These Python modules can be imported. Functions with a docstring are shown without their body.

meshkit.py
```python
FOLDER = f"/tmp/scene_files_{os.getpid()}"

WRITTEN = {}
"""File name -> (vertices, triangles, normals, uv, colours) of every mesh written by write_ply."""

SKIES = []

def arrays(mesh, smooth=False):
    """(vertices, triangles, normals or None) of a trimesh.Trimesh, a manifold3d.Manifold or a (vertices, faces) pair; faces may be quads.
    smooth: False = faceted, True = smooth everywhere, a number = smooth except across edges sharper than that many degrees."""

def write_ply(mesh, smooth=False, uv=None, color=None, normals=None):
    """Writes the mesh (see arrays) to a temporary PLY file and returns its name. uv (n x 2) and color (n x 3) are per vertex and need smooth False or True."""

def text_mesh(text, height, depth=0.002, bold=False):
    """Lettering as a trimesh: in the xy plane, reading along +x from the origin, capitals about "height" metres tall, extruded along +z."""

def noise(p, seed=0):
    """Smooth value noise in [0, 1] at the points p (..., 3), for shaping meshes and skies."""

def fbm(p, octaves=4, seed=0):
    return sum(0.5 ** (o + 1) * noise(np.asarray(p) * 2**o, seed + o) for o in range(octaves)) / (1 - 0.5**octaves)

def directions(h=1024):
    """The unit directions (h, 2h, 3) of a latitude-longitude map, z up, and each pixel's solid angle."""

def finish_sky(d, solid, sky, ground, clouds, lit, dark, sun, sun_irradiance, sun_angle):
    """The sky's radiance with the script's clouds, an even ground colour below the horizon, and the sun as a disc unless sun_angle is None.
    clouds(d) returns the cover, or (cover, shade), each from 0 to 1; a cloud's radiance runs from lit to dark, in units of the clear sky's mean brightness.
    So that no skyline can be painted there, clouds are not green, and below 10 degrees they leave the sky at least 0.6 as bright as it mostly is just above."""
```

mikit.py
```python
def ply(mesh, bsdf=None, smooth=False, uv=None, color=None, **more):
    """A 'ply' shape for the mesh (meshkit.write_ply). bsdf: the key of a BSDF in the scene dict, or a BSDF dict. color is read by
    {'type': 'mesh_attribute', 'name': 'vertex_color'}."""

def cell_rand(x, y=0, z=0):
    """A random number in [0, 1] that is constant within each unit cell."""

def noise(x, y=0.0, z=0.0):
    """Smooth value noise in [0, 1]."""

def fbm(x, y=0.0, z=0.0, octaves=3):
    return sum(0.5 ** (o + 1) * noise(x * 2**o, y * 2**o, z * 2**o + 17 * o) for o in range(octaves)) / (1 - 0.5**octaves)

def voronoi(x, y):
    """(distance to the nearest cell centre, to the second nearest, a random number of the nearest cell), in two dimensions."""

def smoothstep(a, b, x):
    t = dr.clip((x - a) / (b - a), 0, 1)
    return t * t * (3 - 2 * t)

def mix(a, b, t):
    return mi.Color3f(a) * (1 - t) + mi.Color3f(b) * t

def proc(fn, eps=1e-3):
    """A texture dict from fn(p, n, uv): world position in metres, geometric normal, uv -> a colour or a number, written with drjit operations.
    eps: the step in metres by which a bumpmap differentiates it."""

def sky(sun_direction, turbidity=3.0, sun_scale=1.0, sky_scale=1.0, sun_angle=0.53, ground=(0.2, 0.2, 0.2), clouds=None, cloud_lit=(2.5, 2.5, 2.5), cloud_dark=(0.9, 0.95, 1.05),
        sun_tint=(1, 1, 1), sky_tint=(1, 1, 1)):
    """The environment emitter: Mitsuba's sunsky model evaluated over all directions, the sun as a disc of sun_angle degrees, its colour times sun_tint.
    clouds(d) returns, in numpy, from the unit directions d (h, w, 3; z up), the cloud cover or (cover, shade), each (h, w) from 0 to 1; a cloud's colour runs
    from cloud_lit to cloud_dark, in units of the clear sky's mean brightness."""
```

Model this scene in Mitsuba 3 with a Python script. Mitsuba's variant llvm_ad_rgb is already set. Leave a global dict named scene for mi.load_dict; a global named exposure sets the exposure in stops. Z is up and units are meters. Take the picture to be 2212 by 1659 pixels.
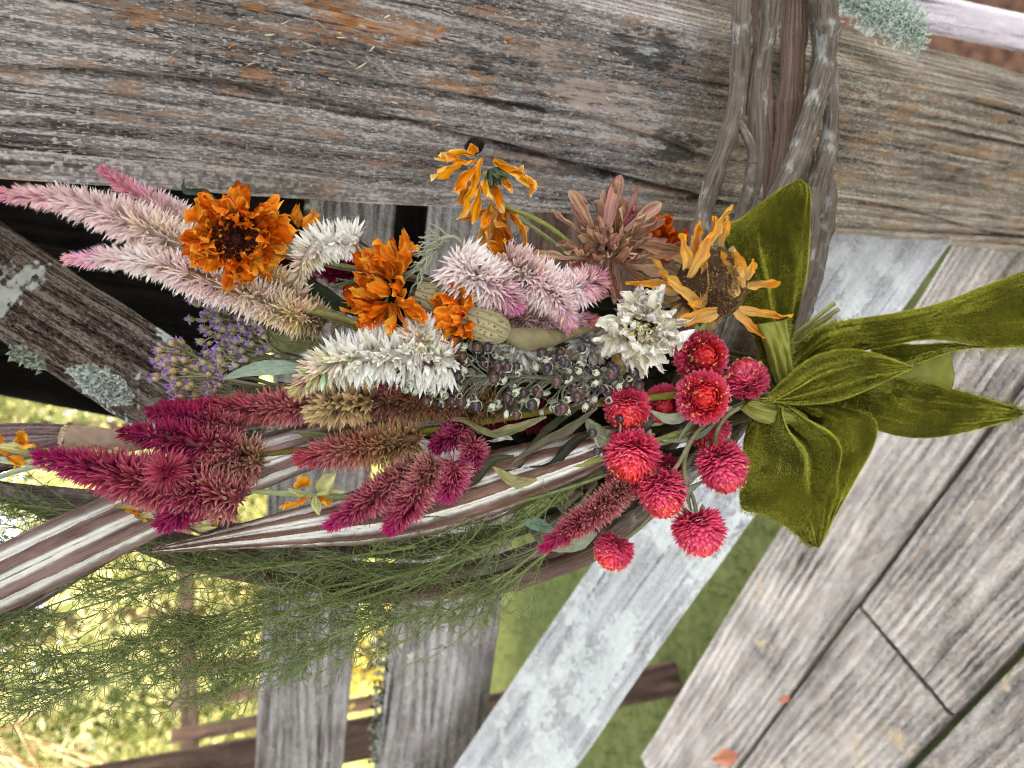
import math
import numpy as np, drjit as dr, mitsuba as mi, mikit, meshkit
from mikit import noise, fbm, smoothstep, proc
from shapely.geometry import Polygon

T = mi.ScalarTransform4f
scene, labels = {}, {}
# ---------------------------------------------------------------- camera, sky, exposure
PITCH = math.radians(24.2)
cs, sn = math.cos(PITCH), math.sin(PITCH)
CAM = np.array([0, 0, 1.25])
FWD, UPV, RGT = np.array([0, cs, -sn]), np.array([0, sn, cs]), np.array([1.0, 0, 0])
FOCAL = 1640.0                       # in units of 1/2212 of the picture's long side
FOV = 2 * math.degrees(math.atan(1106 / FOCAL))
scene['camera'] = {'type': 'thinlens', 'fov': FOV, 'fov_axis': 'x', 'aperture_radius': 0.0014, 'focus_distance': 0.385,
                   'near_clip': 0.02, 'far_clip': 400.0,
                   'to_world': T().look_at(origin=CAM.tolist(), target=(CAM + FWD).tolist(), up=RGT.tolist())}   # the phone lay on its side
scene['sky'] = mikit.sky((-0.44, -0.50, 0.80), turbidity=3, sun_scale=0.45, sun_angle=4, clouds=lambda d: 1.0,
                         cloud_lit=(2.36, 2.44, 2.6), ground=(0.16, 0.17, 0.12), sun_tint=(0.97, 1.0, 1.05))
exposure = 4.05                      # the bouquet hangs under an added roof and is exposed for that shade

# ---------------------------------------------------------------- helpers
def C3(x):
    return mi.Color3f(*[float(q) for q in x]) if isinstance(x, (np.ndarray, list, tuple)) else mi.Color3f(x)


def mix(a, b, t):
    return C3(a) * (1 - t) + C3(b) * t


BAS = np.stack([-UPV, -RGT, FWD])                    # local axes of the bouquet: x along its stems, y across, z away from the viewer


def W(v):
    return np.asarray(v) @ BAS + CAM


def P(u, v, off=0.0):
    """A point of the bouquet (plane leaning back towards the bow); off = metres behind that plane."""
    D = 0.365 + 0.045 * u / 2212 + off
    return np.array([(u - 1106) / FOCAL * D, (v - 829.5) / FOCAL * D, D])


def PD(u, v, D):
    return np.array([(u - 1106) / FOCAL * D, (v - 829.5) / FOCAL * D, D])


PX = 0.385 / FOCAL                                   # metres per unit at the bouquet


def c(r, g, b, k=0.9):
    x = np.array([r, g, b]) / 255.0
    return np.where(x <= 0.04045, x / 12.92, ((x + 0.055) / 1.055) ** 2.4) * k


used = {}


def numbered(name):
    k = used.get(name, 0)
    used[name] = k + 1
    return name if k == 0 else f'{name}_{k:03d}'


def thing(name, label, cat, group=None):
    key = numbered(name)
    labels[key] = {'label': label, 'category': cat}
    if group:
        labels[key]['group'] = group
    return key


def tag(key, label, cat, group=None):
    labels[key] = {'label': label, 'category': cat}
    if group:
        labels[key]['group'] = group


def part(parent, name, mesh, mat, smooth=True, kind=None, label=None, world=False, uv=None):
    key = numbered(parent + '__' + name if parent else name)
    v = mesh[0] if world else W(mesh[0])
    col = mesh[2] if len(mesh) > 2 else None
    scene[key] = mikit.ply((v, mesh[1]), mat, smooth=smooth, uv=uv, color=col)
    if kind or label:
        labels[key] = {}
        if kind: labels[key]['kind'] = kind
        if label: labels[key]['label'] = label
    return key


def join(meshes):
    vs, fs, cl, n = [], [], [], 0
    for m in meshes:
        vs.append(m[0]); fs.append(np.asarray(m[1]) + n); n += len(m[0])
        if len(m) > 2: cl.append(m[2])
    return (np.vstack(vs), np.vstack(fs)) + ((np.vstack(cl),) if cl else ())


def unit(v):
    v = np.asarray(v, float)
    return v / (np.linalg.norm(v, axis=-1, keepdims=True) + 1e-12)


def spline(pts, n):
    from scipy.interpolate import CubicSpline, PchipInterpolator
    pts = np.asarray(pts, float)
    if len(pts) == 2:
        return pts[0] + (pts[1] - pts[0]) * np.linspace(0, 1, n)[:, None]
    k = np.r_[0, np.cumsum(np.linalg.norm(np.diff(pts, axis=0), axis=1) ** 0.7)]
    return CubicSpline(k / k[-1], pts, bc_type='natural')(np.linspace(0, 1, n))


def frames(p):
    t = unit(np.gradient(p, axis=0))
    a = np.zeros_like(t)
    r = np.array([0, 0, -1.0]) if abs(t[0][2]) < 0.9 else np.array([0, 1.0, 0])
    for i in range(len(t)):
        r = r - t[i] * (r @ t[i]); r = r / (np.linalg.norm(r) + 1e-12); a[i] = r
    return t, a, np.cross(t, a)


def gridf(nu, nv, close=False):
    i, j = np.meshgrid(np.arange(nu - 1), np.arange(nv if close else nv - 1), indexing='ij')
    k = (j + 1) % nv
    q = np.stack([i * nv + j, i * nv + k, (i + 1) * nv + k, (i + 1) * nv + j], -1).reshape(-1, 4)
    return np.vstack([q[:, [0, 1, 2]], q[:, [0, 2, 3]]])


def tube(pts, rad, sides=8, n=24, col=None, bump=0.0, seed=0, caps=True):
    """A stem along pts; rad and col may be lists along it."""
    p = spline(pts, n)
    t, a, b = frames(p)
    r = np.interp(np.linspace(0, 1, n), np.linspace(0, 1, len(np.atleast_1d(rad))), np.atleast_1d(rad))
    ang = np.arange(sides) * 2 * np.pi / sides
    d = np.cos(ang)[None, :, None] * a[:, None] + np.sin(ang)[None, :, None] * b[:, None]
    rr = np.repeat(r[:, None], sides, 1)
    if bump:
        q = p[:, None] + d * 0.004
        rr = rr * (1 + bump * 2 * (meshkit.fbm(q * [260, 260, 260], 3, seed) - 0.5))
    v = (p[:, None] + d * rr[..., None]).reshape(-1, 3)
    f = gridf(n, sides, True)
    if caps:
        v = np.vstack([v, p[0], p[-1]]); m = n * sides; j = np.arange(sides); k = (j + 1) % sides
        f = np.vstack([f, np.stack([k, j, j * 0 + m], 1), np.stack([j + m - sides, k + m - sides, j * 0 + m + 1], 1)])
    if col is None:
        return v, f
    cc = np.atleast_2d(col)
    cl = np.stack([np.interp(np.linspace(0, 1, n), np.linspace(0, 1, len(cc)), cc[:, k]) for k in range(3)], -1)
    cl = np.repeat(cl, sides, 0)
    if caps: cl = np.vstack([cl, cl[0], cl[-1]])
    cl = cl * (0.75 + 0.5 * meshkit.noise(v * [300, 900, 900], seed)[:, None])
    return v, f, np.clip(cl, 0.002, 0.95)


def threads(curves, r0, r1, col, sides=3):
    """n thin curling threads (n, m, 3) as one mesh."""
    n, m, _ = curves.shape
    t = unit(np.gradient(curves, axis=1))
    ref = np.where(np.abs(t[..., 2:]) < 0.9, [0, 0, 1.0], [1.0, 0, 0])
    a = unit(np.cross(t, ref)); b = np.cross(t, a)
    ang = np.arange(sides) * 2 * np.pi / sides
    r = np.linspace(0, 1, m)[None, :, None, None] * (r1 - r0) + r0
    v = curves[:, :, None] + r * (np.cos(ang)[None, None, :, None] * a[:, :, None] + np.sin(ang)[None, None, :, None] * b[:, :, None])
    f = gridf(m, sides, True)
    F = (f[None] + (np.arange(n) * m * sides)[:, None, None]).reshape(-1, 3)
    cl = np.repeat(np.asarray(col).reshape(-1, 3) if np.ndim(col) == 2 else np.tile(col, (n, 1)), m * sides, 0)
    return v.reshape(-1, 3), F, cl


def instanced(tv, tf, o, x, z, sx, sy=None, sz=None):
    """Copies of a small template (x along, y across, z its face) at o, with axes x and about z."""
    x = unit(x); y = unit(np.cross(z, x)); z = np.cross(x, y)
    sx = np.broadcast_to(sx, len(o)); sy = sx if sy is None else np.broadcast_to(sy, len(o)); sz = sy if sz is None else np.broadcast_to(sz, len(o))
    v = o[:, None] + tv[None, :, :1] * (sx[:, None, None] * x[:, None]) + tv[None, :, 1:2] * (sy[:, None, None] * y[:, None]) + tv[None, :, 2:] * (sz[:, None, None] * z[:, None])
    f = (tf[None] + (np.arange(len(o)) * len(tv))[:, None, None]).reshape(-1, 3)
    return v.reshape(-1, 3), f


SHAPES2 = {
    'zin': ([0, .15, .45, .75, .92, 1], [.3, .5, .85, 1, .86, .55]),
    'lan': ([0, .12, .35, .6, .85, 1], [.35, .6, 1, .92, .5, .06]),
    'spoon': ([0, .2, .55, .8, .93, 1], [.28, .45, .85, 1, .75, .2]),
    'sun': ([0, .15, .4, .7, .9, 1], [.5, .8, 1, .85, .45, .1]),
    'leaf': ([0, .1, .35, .6, .85, 1], [.1, .5, 1, .9, .45, .04]),
    'long': ([0, .08, .3, .7, .92, 1], [.2, .6, 1, .95, .6, .1]),
}


def petal(L, Wd, rng, shape='zin', b=(0, 0, 0), cup=0.0, ruf=0.0, twist=0.0, crink=0.0, ns=15, nw=9, teeth=0.0):
    """One dried petal: base at the origin, along x, face towards z; cup = how far its edges roll up. Returns V, F, s, t."""
    s, t = np.linspace(0, 1, ns), np.linspace(-1, 1, nw)
    wig = crink * 5 * (meshkit.noise(np.stack([s * 2.3 + rng.uniform(0, 99), 0 * s, 0 * s], -1), 8) - .5)
    ph = b[0] + b[1] * s + b[2] * s ** 2 + wig
    cx = np.r_[0, np.cumsum(np.cos((ph[1:] + ph[:-1]) / 2))] * L / (ns - 1)
    cz = np.r_[0, np.cumsum(np.sin((ph[1:] + ph[:-1]) / 2))] * L / (ns - 1)
    sd = rng.uniform(0, 500)
    w = Wd / 2 * np.interp(s, *SHAPES2[shape]) * (1 + .5 * (meshkit.noise(np.stack([s * 4 + sd, 0 * s, 0 * s], -1), 9) - .5))
    tw = twist * s ** 1.3 + crink * 3 * (meshkit.noise(np.stack([s * 2 + sd, 0 * s + 4, 0 * s], -1), 8) - .5)
    S, Tt = np.meshgrid(s, t, indexing='ij')
    k = np.clip(cup * (.6 + .8 * s), -2.6, 2.6)[:, None] + 1e-4 + .8 * ruf * (meshkit.noise(np.stack([S * 2.2 + sd, 0 * S, 0 * S + 2], -1), 3) - .5) * np.sign(Tt)
    k = np.where(np.abs(k) < 1e-3, 1e-3, k)
    lat = w[:, None] * np.sin(k * np.abs(Tt)) / k * np.sign(Tt)
    h = w[:, None] * (1 - np.cos(k * Tt)) / k
    h = h + ruf * Wd * 1.1 * (meshkit.noise(np.stack([S * L / Wd * 2.4 + sd, Tt * 1.1 + sd, S * 0], -1), 3) - 0.5) * np.abs(Tt) ** 1.2 * (0.3 + S)
    h = h + (.05 + .25 * ruf) * Wd * (meshkit.noise(np.stack([S * 1.5 + sd, Tt * 4.2, S * 0 + 7], -1), 5) - 0.5)
    n = np.stack([-np.sin(ph), 0 * ph, np.cos(ph)], -1)[:, None]
    ey = np.array([0, 1.0, 0])
    ct, st = np.cos(tw)[:, None, None], np.sin(tw)[:, None, None]
    V = np.stack([cx, 0 * cx, cz], -1)[:, None] + lat[..., None] * (ct * ey + st * n) + h[..., None] * (ct * n - st * ey)
    if teeth:
        V[-1] += (rng.uniform(-1, 1, nw) * teeth * L)[:, None] * np.array([np.cos(ph[-1]), 0, np.sin(ph[-1])])
        V[-2] += (rng.uniform(-1, 1, nw) * teeth * L * .3)[:, None] * np.array([np.cos(ph[-1]), 0, np.sin(ph[-1])])
    V = V.reshape(-1, 3)
    if crink:
        q = V / L * 5 + sd
        g = lambda q, o: np.stack([meshkit.fbm(q, 2, o), meshkit.fbm(q, 2, o + 1), meshkit.fbm(q, 2, o + 2)], -1) - 0.5
        V = V + crink * L * g(q, 11) * (0.2 + S.reshape(-1, 1)) * .8 + crink * Wd * .55 * g(V / Wd * 5 + sd, 21)
    return V, gridf(ns, nw), S.ravel(), Tt.ravel()


def shade(S, Tt, rng, c0, c1, edge=None, streak=0.35, et=0.72):
    """Colours along a petal from c0 (base) to c1 (tip), with streaks along it and an edge colour."""
    sd = rng.uniform(0, 300)
    cl = c0 + (c1 - c0) * S[:, None]
    k = meshkit.noise(np.stack([Tt * 4.5 + sd, S * 1.3, S * 0], -1), 2) - 0.5
    k2 = meshkit.fbm(np.stack([Tt * 2 + sd, S * 4, S * 0 + 5], -1), 3, 4) - 0.5
    cl = cl * (1 + streak * 2 * k + streak * 1.5 * k2)[:, None]
    if edge is not None:
        m = np.clip((np.maximum(np.abs(Tt), (S - .55) * 2.2) - et) / (1 - et), 0, 1) ** 1.3
        m = m * (0.4 + 1.0 * meshkit.noise(np.stack([S * 6 + sd, Tt * 3, S * 0 + 9], -1), 6))
        cl = cl + (edge - cl) * np.clip(m, 0, 1)[:, None]
    return np.clip(cl, 0.002, 0.92)


def place(V, o, x, z):
    x = unit(x); y = unit(np.cross(z, x)); z = np.cross(x, y)
    return o + V[:, :1] * x + V[:, 1:2] * y + V[:, 2:] * z


def basis(axis, hint=(0.31, 0.2, 0.93)):
    a = unit(axis); r = unit(np.cross(a, hint)); return a, r, np.cross(a, r)


# ---------------------------------------------------------------- materials
VC = {'type': 'mesh_attribute', 'name': 'vertex_color'}
scene['m_petal'] = {'type': 'principledthin', 'base_color': VC, 'roughness': 0.6, 'diff_trans': 0.5, 'spec_tint': 0.3, 'eta': 1.35}
scene['m_leaf'] = {'type': 'principledthin', 'base_color': VC, 'roughness': 0.6, 'diff_trans': 1.0, 'eta': 1.3}
scene['m_dry'] = {'type': 'twosided', 'bsdf': {'type': 'principled', 'base_color': VC, 'roughness': 0.75, 'specular': 0.25}}
scene['m_waxy'] = {'type': 'twosided', 'bsdf': {'type': 'principled', 'base_color': VC, 'roughness': 0.42, 'specular': 0.4}}
scene['m_berry'] = {'type': 'twosided', 'bsdf': {'type': 'principled', 'base_color': VC, 'roughness': 0.3, 'specular': 0.5}}


def velvet_fn(p, n, uv):
    a = fbm(p.x * 55, p.y * 55, p.z * 55, 3)
    b = fbm(p.x * 420, p.y * 420, p.z * 420, 3)
    k = smoothstep(0.36, 0.78, a * 0.7 + b * 0.36)
    return mix(c(38, 38, 3, 1), c(76, 76, 14, 1), k * 0.8 + 0.04) * (0.66 + 0.68 * noise(p.x * 2100, p.y * 2100, p.z * 2100))


scene['m_velvet'] = {'type': 'twosided', 'bsdf': {'type': 'principled', 'base_color': proc(velvet_fn), 'roughness': 0.9, 'specular': 0.08, 'sheen': 1.0, 'sheen_tint': 0.6}}


def satin_fn(p, n, uv):
    r = noise(p.x * 250, p.y * 250, p.z * 250)
    w = dr.sin((p.z + p.x * 0.4) * 9000) * 0.5 + 0.5
    return mix(c(104, 106, 36, 1), c(140, 142, 62, 1), r * 0.6 + 0.3 * w)


scene['m_satin'] = {'type': 'twosided', 'bsdf': {'type': 'principled', 'base_color': proc(satin_fn), 'roughness': 0.5, 'specular': 0.3, 'sheen': 0.4}}


def wood(light, mid, dark, seed, ring=150.0, patch=(14.0, 45.0), contrast=1.0, extra=None, bump=0.0011, warm=None):
    """Weathered timber: uv in metres, x along the grain."""
    def height(u, v):
        v2 = v + 0.007 * (noise(u * 4.5, v * 14, seed) - 0.5) + 0.0016 * (noise(u * 22, v * 60, seed + 2) - 0.5)
        rg = 0.5 + (0.15 + 0.5 * noise(u * 6, v * 60, seed + 3)) * dr.sin(6.2832 * (v2 * ring * 0.62 + 2.2 * noise(u * 2.5, v * 22, seed + 1)))
        fb = 0.4 * fbm(u * 11, v2 * 560, seed + 4, 3) + 0.6 * fbm(u * 60, v2 * 1300, seed + 5, 3)
        return rg, fb, v2

    def fn(p, n, uv):
        u, v = uv.x, uv.y
        rg, fb, v2 = height(u, v)
        pt = fbm(u * patch[0], v * patch[1], seed + 7, 4)
        sp = fbm(u * 420, v * 1300, seed + 9, 3)
        k = 0.20 * rg + 0.62 * fb + 0.36 * pt + 0.50 * sp
        k = 0.5 + (k - 0.84) * 2.0 * contrast
        col = mix(mix(dark, mid, smoothstep(0.02, 0.5, k)), C3(light), smoothstep(0.45, 1.0, k))
        if warm is not None:
            col = mix(col, C3(warm), smoothstep(0.60, 0.74, fbm(u * 34, v * 190, seed + 12, 4)) * 0.55)
        crk = smoothstep(0.80, 0.93, noise(u * 5, v2 * 520, seed + 15))
        col = col * (1 - 0.7 * crk)
        fl = smoothstep(0.70, 0.82, noise(u * 420, v2 * 1500, seed + 17) * (0.7 + 0.4 * fbm(u * 40, v * 60, seed + 18, 2)))
        col = mix(col, C3(light) * 1.15, fl * 0.55)
        col = col * (0.66 + 0.46 * noise(u * 0.7, v * 3.0, seed + 21))
        return extra(p, uv, col) if extra else col

    def bmp(p, n, uv):
        rg, fb, v2 = height(uv.x, uv.y)
        return rg * 0.28 + fb * 1.0 + 0.5 * fbm(uv.x * 420, uv.y * 1300, seed + 9, 3)

    return {'type': 'twosided', 'bsdf': {'type': 'bumpmap', 'arbitrary': proc(bmp, eps=2.5e-4), 'scale': bump,
            'bsdf': {'type': 'principled', 'base_color': proc(fn), 'roughness': 0.9, 'specular': 0.06}}}


LICH = c(190, 206, 198, 0.95)


def lichen(cover, col=LICH, sc=1.0):
    def ex(p, uv, base):
        m = fbm(p.x * 28 * sc, p.y * 28 * sc, p.z * 28 * sc, 4) * 0.75 + 0.25 * fbm(p.x * 260, p.y * 260, p.z * 260, 2)
        return mix(base, C3(col) * (0.75 + 0.5 * fbm(p.x * 150, p.y * 150, p.z * 150, 2)), smoothstep(cover, cover + 0.06, m))
    return ex


def ray_post(u, v):
    """(height, distance along the post's face from its left arris) where the line of sight meets the post's face."""
    d = FWD + (1106 - u) / FOCAL * UPV + (829.5 - v) / FOCAL * RGT
    A, B = np.array([.134, .515]), np.array([.2488, .435])
    e = unit(B - A); nn = np.array([-e[1], e[0]])
    k = (A @ nn) / (d[:2] @ nn)
    return CAM[2] + d[2] * k, (d[:2] * k - A) @ e


def post_extra(p, uv, col):
    z, q = p.z, uv.y
    fibre = fbm(uv.x * 40, uv.y * 900, 8.0, 3)
    brk = 0.6 * fbm(uv.x * 55, uv.y * 210, 3.0, 3) + 0.4 * fbm(uv.x * 190, uv.y * 900, 4.0, 3)
    def spot(u, v, rz, rq, th=0.5, warp=0.35):
        zc, qc = ray_post(u, v)
        d = dr.square((z - zc) / rz) + dr.square((q - qc) / rq)
        return smoothstep(0.42, 0.58, dr.exp(-d * 0.7) * 0.62 + (brk - 0.5) * 1.25)
    raw = mix(c(88, 52, 28, 1), c(190, 138, 90, 1), fbm(uv.x * 90, uv.y * 800, 9.0, 3) * 1.5 - 0.25)
    for s in ((690, 45, .035, .016), (860, 70, .03, .010), (300, 40, .016, .006), (560, 160, .02, .004), (1000, 190, .035, .004), (640, 20, .05, .008)):
        col = mix(col, raw, spot(*s) * 0.62)
    pale = mix(c(150, 132, 124, 1), c(186, 168, 158, 1), fibre)
    for s in ((1290, 215, .045, .02), (1360, 270, .03, .012), (1190, 110, .02, .008), (1200, 360, .03, .008)):
        col = mix(col, pale, spot(*s) * 0.8)
    blk = C3(c(48, 49, 50, 1)) * (0.6 + 0.8 * fibre)
    for s in ((1450, 330, .03, .018), (1240, 370, .05, .007), (1040, 130, .04, .010), (1420, 120, .05, .012), (1120, 230, .04, .005)):
        col = mix(col, blk, spot(*s) * 0.75)
    lc = C3(c(176, 188, 182, 1))
    for s in ((1400, 112, .014, .004), (1200, 240, .012, .003), (1885, 207, .006, .0022)):
        col = mix(col, lc, spot(*s) * 0.6)
    return mix(col, col * C3([0.74, 0.70, 0.56]), smoothstep(CAM[2] - 0.28, CAM[2] - 0.42, z))


def lichen_far(p, uv, base):
    return mix(base, lichen(0.50, c(222, 230, 225, 1))(p, uv, base), smoothstep(0.36, 0.0, p.x) * 0.5)


scene['m_post'] = wood(c(198, 189, 186), c(128, 121, 119), c(62, 59, 60), 3.0, ring=165, contrast=0.85, extra=post_extra, warm=c(160, 128, 104))
scene['m_brace'] = wood(c(150, 138, 130), c(82, 69, 62), c(28, 23, 21), 21.0, ring=120, contrast=1.1, extra=lichen(0.62, c(205, 210, 205)))
scene['m_rail'] = wood(c(200, 195, 194), c(142, 135, 132), c(76, 70, 67), 37.0, ring=120, contrast=0.95, bump=0.0007, extra=lichen(0.69, c(205, 208, 190)))
scene['m_deck'] = wood(c(192, 184, 175), c(136, 129, 123), c(68, 64, 64), 52.0, ring=120, patch=(10, 34), contrast=1.05, bump=0.0007, warm=c(142, 124, 104), extra=lichen(0.68, c(176, 158, 128), 0.7))
scene['m_lichen_board'] = wood(c(236, 238, 238), c(204, 204, 206), c(140, 138, 142), 66.0, ring=80, contrast=0.8, extra=lichen_far, bump=0.0008)
scene['m_shade_plank'] = wood(c(30, 24, 19), c(14, 11, 9), c(5, 4, 4), 71.0, ring=60, contrast=0.9)  # shade of the notch and the rail gap put into this near black
scene['m_white_board'] = wood(c(232, 224, 228), c(212, 202, 208), c(150, 142, 150), 83.0, ring=50, contrast=0.7)
scene['m_brown_post'] = wood(c(150, 126, 112), c(104, 82, 72), c(56, 42, 38), 90.0, ring=60, contrast=0.8)


def bark_fn(p, n, uv):
    f = fbm(uv.x * 60, uv.y * 900, 2.0, 3)
    g = fbm(p.x * 70, p.y * 70, p.z * 70, 3)
    l = smoothstep(0.5, 0.7, fbm(p.x * 130, p.y * 130, p.z * 130, 4) * 0.65 + 0.35 * fbm(uv.x * 200, uv.y * 700, 4.0, 3))
    col = mix(c(56, 49, 42, 1), c(124, 112, 101, 1), f * 1.1 - 0.2 + 0.25 * g)
    return mix(col, C3(c(178, 182, 178, 1)), l * smoothstep(0.42, 0.62, g) * 0.5)


def bark_bump(p, n, uv):
    return fbm(uv.x * 60, uv.y * 900, 2.0, 3) + 0.6 * fbm(p.x * 400, p.y * 400, p.z * 400, 2)


scene['m_bark'] = {'type': 'twosided', 'bsdf': {'type': 'bumpmap', 'arbitrary': proc(bark_bump, eps=2.5e-4), 'scale': 0.0009,
                   'bsdf': {'type': 'principled', 'base_color': proc(bark_fn), 'roughness': 0.8, 'specular': 0.2}}}


def red_bark(p, n, uv):
    f = fbm(uv.x * 30, uv.y * 1100, 5.0, 3)
    return mix(c(60, 46, 40, 1), c(130, 106, 94, 1), f * 1.3 - 0.15)


scene['m_red_bark'] = {'type': 'twosided', 'bsdf': {'type': 'bumpmap', 'arbitrary': proc(bark_bump, eps=2.5e-4), 'scale': 0.0006,
                       'bsdf': {'type': 'principled', 'base_color': proc(red_bark), 'roughness': 0.8, 'specular': 0.2}}}


def grass_fn(p, n, uv):
    k = fbm(p.x * 1.3, p.y * 1.3, 0.0, 4)
    m = fbm(p.x * 60, p.y * 60, 1.0, 3)
    near = smoothstep(3.0, 6.5, p.y)
    col = mix(c(50, 60, 32, 1), c(94, 98, 60, 1), k * 0.8 + (m - 0.5) * 0.9 + 0.1)
    col = mix(col, mix(c(52, 36, 28, 1), c(112, 84, 68, 1), m), smoothstep(0.30, 0.42, p.x) * smoothstep(1.7, 1.3, p.x + 0.5 * noise(p.x * 3, p.y * 3)) * smoothstep(2.9, 2.4, p.y + 0.5 * noise(p.x * 3, p.y * 3)))
    return mix(col, C3(c(196, 194, 116, 1)), near * 0.8)  # far lawn lightened: the sunlight out there is painted into its colour


scene['m_ground'] = {'type': 'twosided', 'bsdf': {'type': 'diffuse', 'reflectance': proc(grass_fn)}}
# ---------------------------------------------------------------- the setting
RNG = np.random.default_rng


def world(u, v, D):
    return CAM + D * (FWD + (1106 - u) / FOCAL * UPV + (829.5 - v) / FOCAL * RGT)


gx = np.r_[np.linspace(-60, -4, 12), np.linspace(-3.5, 3.5, 29), np.linspace(4, 60, 12)]
gy = np.r_[np.linspace(-6, -1, 4), np.linspace(-.5, 9, 39), np.linspace(10, 90, 12)]
GX, GY = np.meshgrid(gx, gy, indexing='ij')
gv = np.stack([GX, GY, 0.03 * (meshkit.fbm(np.stack([GX, GY, GX * 0], -1) * .8, 3) - .5)], -1).reshape(-1, 3)
part(None, 'ground', (gv, gridf(len(gx), len(gy))), 'm_ground', world=True, kind='structure')
labels['ground']['label'] = 'mown green lawn running away behind the boards'


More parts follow.
